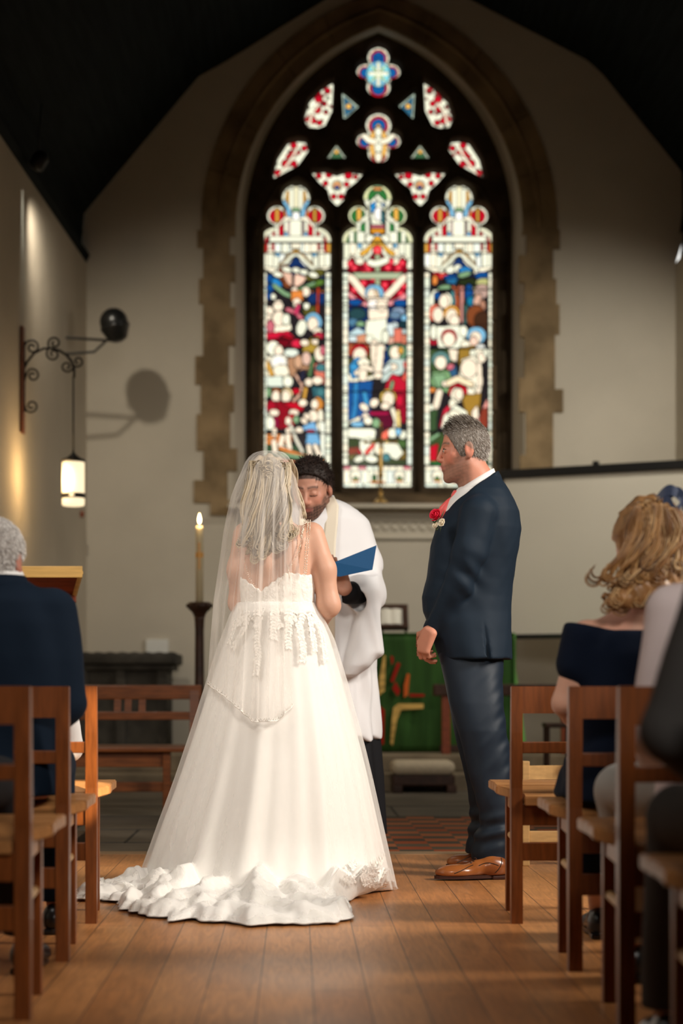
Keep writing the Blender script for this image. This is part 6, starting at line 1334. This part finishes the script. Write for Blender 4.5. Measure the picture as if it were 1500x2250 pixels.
# folder in his hands
mb = MB(); q = [W(735, 1235, 7.66), W(827, 1198, 7.60), W(818, 1252, 7.60), W(747, 1267, 7.66)]; n_ = Vector((.05, 1, .1))*.004
mb.add(q+[v+n_ for v in q], [(0,1,2,3),(7,6,5,4),(0,4,5,1),(1,5,6,2),(2,6,7,3),(3,7,4,0)]); q2 = [q[0], q[0]+Vector((-.16, .06, .02)), q[3]+Vector((-.16, .06, .02)), q[3]]; mb.add(q2+[v+n_ for v in q2], [(0,1,2,3),(7,6,5,4),(0,4,5,1),(2,6,7,3),(1,5,6,2)])
b = mb.build('service_folder', 'folder_blue'); tag(b, 'open blue folder the man in the surplice reads from', 'folder')
mb = MB(); q = [v+Vector((0, .006, .0)) for v in q]; q = [q[0]+Vector((.01, .002, -.006)), q[1]+Vector((-.004, .002, -.008)), q[2]+Vector((-.004, .002, .004)), q[3]+Vector((.006, .002, .004))]; n_ = Vector((0, .003, 0)); mb.add(q+[v+n_ for v in q], [(0,1,2,3),(7,6,5,4),(0,4,5,1),(1,5,6,2),(2,6,7,3),(3,7,4,0)]); mb.build('pages', 'paper', b)

# ================================================================= seated guests
mat('navy_dress', (.004, .008, .020), .9, .12, bump=.15, bscale=30); mat('pink_shirt', (.66, .56, .56), .85, .2, bump=.2, bscale=10); mat('grey_trousers', (.36, .345, .32), .85, .2, bump=.2, bscale=12); mat('charcoal_suit', (.060, .056, .054), .85, .2, bump=.15, bscale=12)
mat('navy_wool', (.0035, .010, .022), .85, .15, bump=.2, bscale=12); mat('blue_cloth', (.012, .035, .085), .8, .2, bump=.2, bscale=15); mat('red_sandal', (.42, .06, .04), .45, .4); mat('fascinator_blue', (.05, .075, .15), .6, .3, sheen=.4)
def sitter(label, cx, cy, top, bottom, headz, skin_c, hairc, hs=1.0, sw=.205, lean=.02, arms=None, legs=None, hair='short', yaw=0.0, shoe_m='black_leather', hx=0.0, res=.009, short_sleeve=False, seat=.45, shoulder=None, legmat=None, torso_half=None, hy=0.0):
    t = empty('person', (cx, cy, 0), label, 'person'); sz = shoulder if shoulder else headz-.26*hs
    R = frame((math.sin(yaw), math.cos(yaw), -.05)); ho = Vector((cx+hx, cy+lean+.02+hy, headz-.125*hs))
    hf, hloc = head_field(R, ho, 1.02*hs, neck=.056 if hair == 'short' else .046)
    B = S().add(hf); B.add(cap((cx+hx*.8, cy+lean, headz-.20*hs), (cx, cy+lean, sz+.0), .056*hs, .075*hs), .04)
    th = torso_half or [(sz+.045, .07, .06), (sz+.015, sw*.72, .085), (sz-.03, sw*.92, .10), (sz-.12, sw*.93, .115), (sz-.28, sw*.86, .115), (sz-.42, sw*.92, .125), (seat+.0, sw*.98, .14)]
    B.add(loft([(z, cx, cy+lean*(z-seat)/(sz-seat), a*.93, b*.93) for z, a, b in th], 2.3, .01), .02)
    arms = arms or [[(cx+s*sw*.95, cy+lean, sz-.03), (cx+s*(sw+.03), cy+.03, sz-.30), (cx+s*sw*.55, cy+.27, seat+.17)] for s in (-1, 1)]
    legs = legs or [[(cx+s*.095, cy+.03, seat+.085), (cx+s*.12, cy+.43, seat+.075), (cx+s*.12, cy+.47, .09)] for s in (-1, 1)]
    for A in arms: B.add(chain(A, [.043*hs, .038*hs, .026*hs], .01), .03); d = (Vector(A[2])-Vector(A[1])).normalized(); hand(B, A[2], d, (0, .2, 1), 1 if A[0][0] < cx else -1, (.5, .5, .55, .6), .95*hs, .04, .4)
    for L_ in legs: B.add(chain(L_, [.062*hs, .05*hs, .03*hs], .01), .03)
    xs = [p[0] for q in arms+legs for p in q]+[cx-.2, cx+.2]; ys = [p[1] for q in arms+legs for p in q]; lo = (min(xs)-.14, cy-.24, .03); hi = (max(xs)+.14, max(ys)+.22, headz+.06)
    sdf_obj('body', B, lo, hi, res*.9, 'skin', t, skin_color(hloc, skin_c, (.45, .16, .13), flush=.2), 1)
    # top garment
    T = S().add(loft([(z, cx, cy+lean*(z-seat)/(sz-seat), a, b) for z, a, b in th], 2.3, .01))
    for A in arms:
        if short_sleeve: a0 = Vector(A[0]); a1 = Vector(A[1]); T.add(cap(a0, a0.lerp(a1, .42), .068*hs, .060*hs), .02)
        else: T.add(chain([A[0], A[1], Vector(A[2]).lerp(Vector(A[1]), .06)], [.066*hs, .056*hs, .040*hs], .012), .03)
    T.disp(folds(.0045, (1, 1, .8), 22, 7))
    G = S().add(chain(legs[0], [.082*hs, .068*hs, .055*hs], .012)).add(chain(legs[1], [.082*hs, .068*hs, .055*hs], .012), .01).add(ell((cx, cy, seat+.07), (sw*.86, .16, .10)), .04); G.disp(folds(.005, (1, 1, .7), 20, 3)); G.inter(lambda P: .10-P[:, 2], .004)
    return t, R, ho, hf, hloc, T, G, lo, hi, sz, legs
def finish(r, top, bottom, res=.009, shoe_m='black_leather'):
    t, R, ho, hf, hloc, T, G, lo, hi, sz, legs = r
    if top: sdf_obj(top[0], T, lo, (hi[0], hi[1], sz+.09), res, top[1], t)
    if bottom: sdf_obj(bottom[0], G, lo, (hi[0], hi[1], .75), res, bottom[1], t)
    if shoe_m:
        for L_ in legs: p = L_[2]; shoe(t, (p[0], p[1]-.07, 0), (p[0]+.01, p[1]+.19, 0), shoe_m, shoe_m)
# grey-haired man on the left
r = sitter('seated grey-haired man in a navy suit seen from behind at the left edge', -.872, 5.09, None, None, 1.252, (.46, .20, .14), None, sw=.182, yaw=.25, lean=.04, shoulder=1.02)
tt = r[0]; th = [(1.085, .085, .07), (1.05, .135, .095), (1.015, .172, .115), (.95, .205, .125), (.85, .225, .13), (.70, .215, .13), (.58, .20, .14), (.46, .20, .17)]
r[5].ops[0] = ('+', loft([(z, -.872, 5.09+.04*(z-.45)/.57, a, b) for z, a, b in th], 2.4, .01), .02)
finish(r, ('jacket', 'navy_wool'), ('trousers', 'navy_wool'))
collar(tt, 'shirt_white', (-.872, 5.14), .078, .072, 1.10, 1.10, .04, .01); collar(tt, 'navy_wool', (-.872, 5.135), .085, .080, 1.088, 1.088, .05, .02, name='coat_collar')
hc = hair_cap(r[3], r[4], .006, [((-.62, 0, .78), -.002), ((-.35, 0, .94), -.058)], .002, 1.02, 9)
hv = sdf_obj('hair', hc, r[2]-Vector((.15, .15, .15)), r[2]+Vector((.15, .15, .17)), .005, 'rough_hair', tt, lambda V: np.tile(np.array([.34, .31, .29]), (len(V), 1))*(1+.3*snoise(V, 300, 8))[:, None])
strands('hair_strands', hv, 3200, lambda v: .011, lambda p, n: n*.5+Vector((0, -.2, -.7)), lambda rs, v: [(.60, .57, .54), (.35, .31, .28), (.78, .75, .72)][rs.randint(3)], .0012, 'rough_hair', tt, 8)
# child beside the wall side
r = sitter('child in a white shirt and blue clothes, mostly hidden behind the man in navy', -.965, 6.02, None, None, 1.06, (.55, .3, .2), None, hs=.85, sw=.16, lean=.02, shoulder=.86, seat=.42, legs=[[(-1.05, 6.05, .50), (-1.09, 6.38, .49), (-1.10, 6.42, .09)], [(-.93, 6.05, .50), (-.97, 6.38, .49), (-.955, 6.44, .09)]])
finish(r, ('shirt', 'shirt_white'), ('trousers', 'blue_cloth'), .010, 'red_sandal')
tt = r[0]; wc = loft([(.84, -.965, 6.03, .12, .10), (.72, -.965, 6.03, .150, .117), (.5, -.965, 6.02, .15, .13)], 2.4, .01); sdf_obj('waistcoat', wc, (-1.15, 5.85, .45), (-.78, 6.2, .9), .012, 'blue_cloth', tt)
hc = hair_cap(r[3], r[4], .010, [((-.62, 0, .78), 0), ((-.35, 0, .94), -.055)], .003, .87, 4); sdf_obj('hair', hc, r[2]-Vector((.14, .14, .13)), r[2]+Vector((.14, .14, .15)), .007, 'rough_hair', tt, lambda V: np.tile(np.array([.10, .06, .03]), (len(V), 1)))
# person in dark clothes, nearest on the left (mostly outside the frame)
r = sitter('person in black on the nearest left chair, only a leg and black shoe in view', -1.0, 4.22, None, None, 1.27, (.4, .2, .14), None, sw=.19, legs=[[(-1.10, 4.25, .535), (-1.12, 4.64, .52), (-1.10, 4.72, .09)], [(-.88, 4.25, .535), (-.78, 4.64, .52), (-.73, 4.80, .09)]])
finish(r, ('jacket', 'cassock'), ('trousers', 'cassock'), .012)
hc = hair_cap(r[3], r[4], .008, [((-.62, 0, .78), 0), ((-.35, 0, .94), -.055)], .003, 1.02, 4); sdf_obj('hair', hc, r[2]-Vector((.15, .15, .15)), r[2]+Vector((.15, .15, .17)), .008, 'rough_hair', r[0], lambda V: np.tile(np.array([.05, .03, .02]), (len(V), 1)))
# woman in navy dress
wx, wy = .955, 4.97
arms = [[W(1287, 1395, 4.96), W(1242, 1545, 4.98), W(1285, 1615, 5.18)], [(1.16, 4.99, .93), (1.20, 5.0, .68), (1.08, 5.26, .62)]]
arms = [[tuple(p) for p in a] for a in arms]
th = [(.985, .06, .05), (.955, .125, .075), (.92, .165, .09), (.86, .19, .105), (.74, .175, .11), (.62, .165, .115), (.53, .19, .14), (.45, .20, .16)]
r = sitter('seated woman with long wavy blonde hair and off-shoulder navy dress on the right', wx, wy, None, None, 1.285, (.60, .335, .24), None, sw=.175, yaw=-.55, hx=.035, lean=.02, shoulder=.93, arms=arms, hair='long', short_sleeve=True, torso_half=th, legs=[[(.90, 5.02, .52), (.89, 5.32, .50), (.93, 5.46, .09)], [(1.05, 5.02, .52), (1.05, 5.36, .50), (1.03, 5.47, .09)]])
tt = r[0]; T = r[5]
p0 = W(1355, 1381, 4.86); T.inter(lambda P: P[:, 2]-(p0.z-.002+.10*np.clip((p0.x-P[:, 0]), 0, 1)*2.2*.9+.02*np.clip(P[:, 0]-p0.x, 0, 1)), .004)
G = S().add(loft([(.57, .955, 5.06, .19, .16), (.50, .965, 5.18, .195, .27), (.455, .965, 5.22, .205, .25), (.40, .98, 5.36, .17, .13), (.16, .97, 5.42, .165, .11)], 2.4, .01)); G.disp(folds(.007, (1, 1, .5), 26, 3))
r = r[:6]+(G,)+r[7:]
finish(r, ('dress_top', 'navy_dress'), ('dress_skirt', 'navy_dress'), .008)
hc = hair_cap(r[3], r[4], .016, [((-.70, 0, .70), -.035)], .004, 1.02, 5)
HV = S().add(hc)
HV.add(loft([(W(0, y, 4.9).z, W((a+b)/2, 0, 4.9).x, d, (b-a)/2*4.9/F, dp) for (y, a, b, d, dp) in ((1112, 1400, 1478, 4.97, .05), (1150, 1388, 1492, 4.955, .08), (1200, 1385, 1494, 4.93, .08), (1250, 1376, 1490, 4.90, .06), (1290, 1352, 1486, 4.875, .05), (1320, 1330, 1470, 4.865, .035), (1338, 1340, 1440, 4.865, .02))], 2.2, .01), .02)
HV.disp(lambda P: .003*np.sin(P[:, 0]*140+5*np.sin(P[:, 2]*18)+3*np.sin(P[:, 2]*7)))
def hcw(V): n = snoise(V*np.array([3, 1, .6]), 55, 4)[:, None]; return np.clip(np.array([.30, .15, .055])*(1+.6*n), .02, .9)
sdf_obj('hair', HV, W(1310, 1360, 4.8)-Vector((0, .05, 0)), W(1510, 1085, 5.1)+Vector((.02, .05, 0)), .0055, 'hair', tt, hcw, 1)
paths = []; cols = []; rs = random.Random(19); HC = [(.42, .22, .08), (.26, .12, .04), (.58, .34, .14), (.13, .06, .024), (.66, .44, .22), (.34, .17, .06)]
for layer in (0, 1):
    for i in range(17):
        f = i/16; x0 = 1400+f*80; x1 = 1332+f*140+rs.uniform(-8, 8); yb = (1332 if f < .75 else 1305)-layer*55+rs.uniform(-12, 8)
        tress((x0, 1112+8*math.sin(f*9)), (x1, yb), lambda x, y, u: 4.90-.030*(1-((x-1420)/90)**2)-.030*u-.012*layer, rs.uniform(5, 11), rs.uniform(1.0, 1.6), rs.uniform(0, 6.28), 9.5, 15, .0034, rs.choice((-1, 1))*rs.uniform(.012, .02), HC, (14+8*f) if f > .1 else 10)
for i in range(34):     # curls on the crown and beside the cheek
    cx_, cy_ = rs.choice(((1405, 1115), (1425, 1106), (1450, 1104), (1470, 1112), (1392, 1140), (1386, 1170), (1388, 1200), (1376, 1235), (1350, 1290), (1335, 1312))); r_ = rs.uniform(6, 15); a0 = rs.uniform(0, 6.28); paths.append(([W(cx_+rs.uniform(-6, 6)+r_*(1-.5*k/13)*math.cos(a0+k*.45), cy_+r_*.9*(1-.5*k/13)*math.sin(a0+k*.45), 4.90+.012*math.sin(k*.5)) for k in range(14)], rs.uniform(.003, .006))); cols.append(rs.choice(HC))
locks('curls', paths, cols, 'hair', tt, .5, 6)
# fascinator: looped ribbon and quills
mb = MB()
def ribbon(pts, w_): mb.grid([[Vector(p)+Vector((0, -w_*.3, w_))*k for k in (-1, -.3, .3, 1)] for p in pts])
ribbon([W(1440+62*u, 1102-26*math.sin(PI*u), 4.93-.05*math.sin(PI*u)) for u in np.linspace(0, 1, 12)], .014)
ribbon([W(1478-10*math.cos(6*u)+30*u, 1096-16*math.sin(6*u), 4.90) for u in np.linspace(0, 1, 16)], .013); ribbon([W(1455+50*u, 1108-14*math.sin(2.5*PI*u), 4.89) for u in np.linspace(0, 1, 14)], .012)
for pts in ([(1434,1082),(1442,1092),(1455,1100),(1470,1105)], [(1455,1092),(1465,1077),(1482,1074),(1498,1082)], [(1460,1100),(1480,1080),(1500,1076)]): mb.tube([W(x, y, 4.91) for x, y in pts], [.001, .004, .005, .003][:len(pts)], 5, .4)
mb.build('fascinator', 'fascinator_blue', tt, True)
mb = MB(); p = W(1262, 1605, 5.12); mb.bbox((p.x-.012, p.y-.02, p.z-.022), (p.x+.05, p.y+.03, p.z+.022), .008); tag(mb.build('clutch_bag', 'rose_red'), 'small bright pink bag at the elbow of the woman in navy', 'bag')
# person in the pale pink shirt
arms = [[(.885, 4.16, .945), (.83, 4.14, .66), (.90, 4.40, .56)], [(1.2, 4.18, .96), (1.26, 4.2, .68), (1.14, 4.45, .6)]]
r = sitter('seated person in a pale pink shirt and light grey trousers behind the woman in navy', 1.03, 4.16, None, None, 1.26, (.58, .30, .22), None, sw=.20, yaw=-.2, hx=-.02, arms=arms, shoulder=.985, legs=[[(.94, 4.2, .535), (.845, 4.60, .50), (.90, 4.66, .09)], [(1.13, 4.2, .535), (1.12, 4.62, .50), (1.12, 4.66, .09)]])
finish(r, ('shirt', 'pink_shirt'), ('trousers', 'grey_trousers'))
hc = hair_cap(r[3], r[4], .010, [((-.62, 0, .78), 0), ((-.35, 0, .94), -.055)], .003, 1.02, 4); sdf_obj('hair', hc, r[2]-Vector((.15, .15, .15)), r[2]+Vector((.15, .15, .17)), .007, 'rough_hair', r[0], lambda V: np.tile(np.array([.22, .07, .03]), (len(V), 1)))
# man in the charcoal suit at the right edge
arms = [[(.775, 3.22, .945), (.682, 3.22, .69), (.80, 3.45, .60)], [(1.12, 3.24, .965), (1.19, 3.26, .68), (1.06, 3.5, .6)]]
r = sitter('seated man in a charcoal grey suit at the right edge, nearest of the guests', .945, 3.22, None, None, 1.29, (.5, .26, .18), None, sw=.205, arms=arms, shoulder=1.0, legs=[[(.86, 3.26, .535), (.785, 3.62, .50), (.775, 3.70, .09)], [(1.04, 3.26, .535), (1.06, 3.64, .50), (1.06, 3.70, .09)]])
finish(r, ('jacket', 'charcoal_suit'), ('trousers', 'charcoal_suit'))
hc = hair_cap(r[3], r[4], .006, [((-.62, 0, .78), 0), ((-.35, 0, .94), -.058)], .003, 1.02, 4); sdf_obj('hair', hc, r[2]-Vector((.15, .15, .15)), r[2]+Vector((.15, .15, .17)), .007, 'rough_hair', r[0], lambda V: np.tile(np.array([.10, .08, .07]), (len(V), 1)))
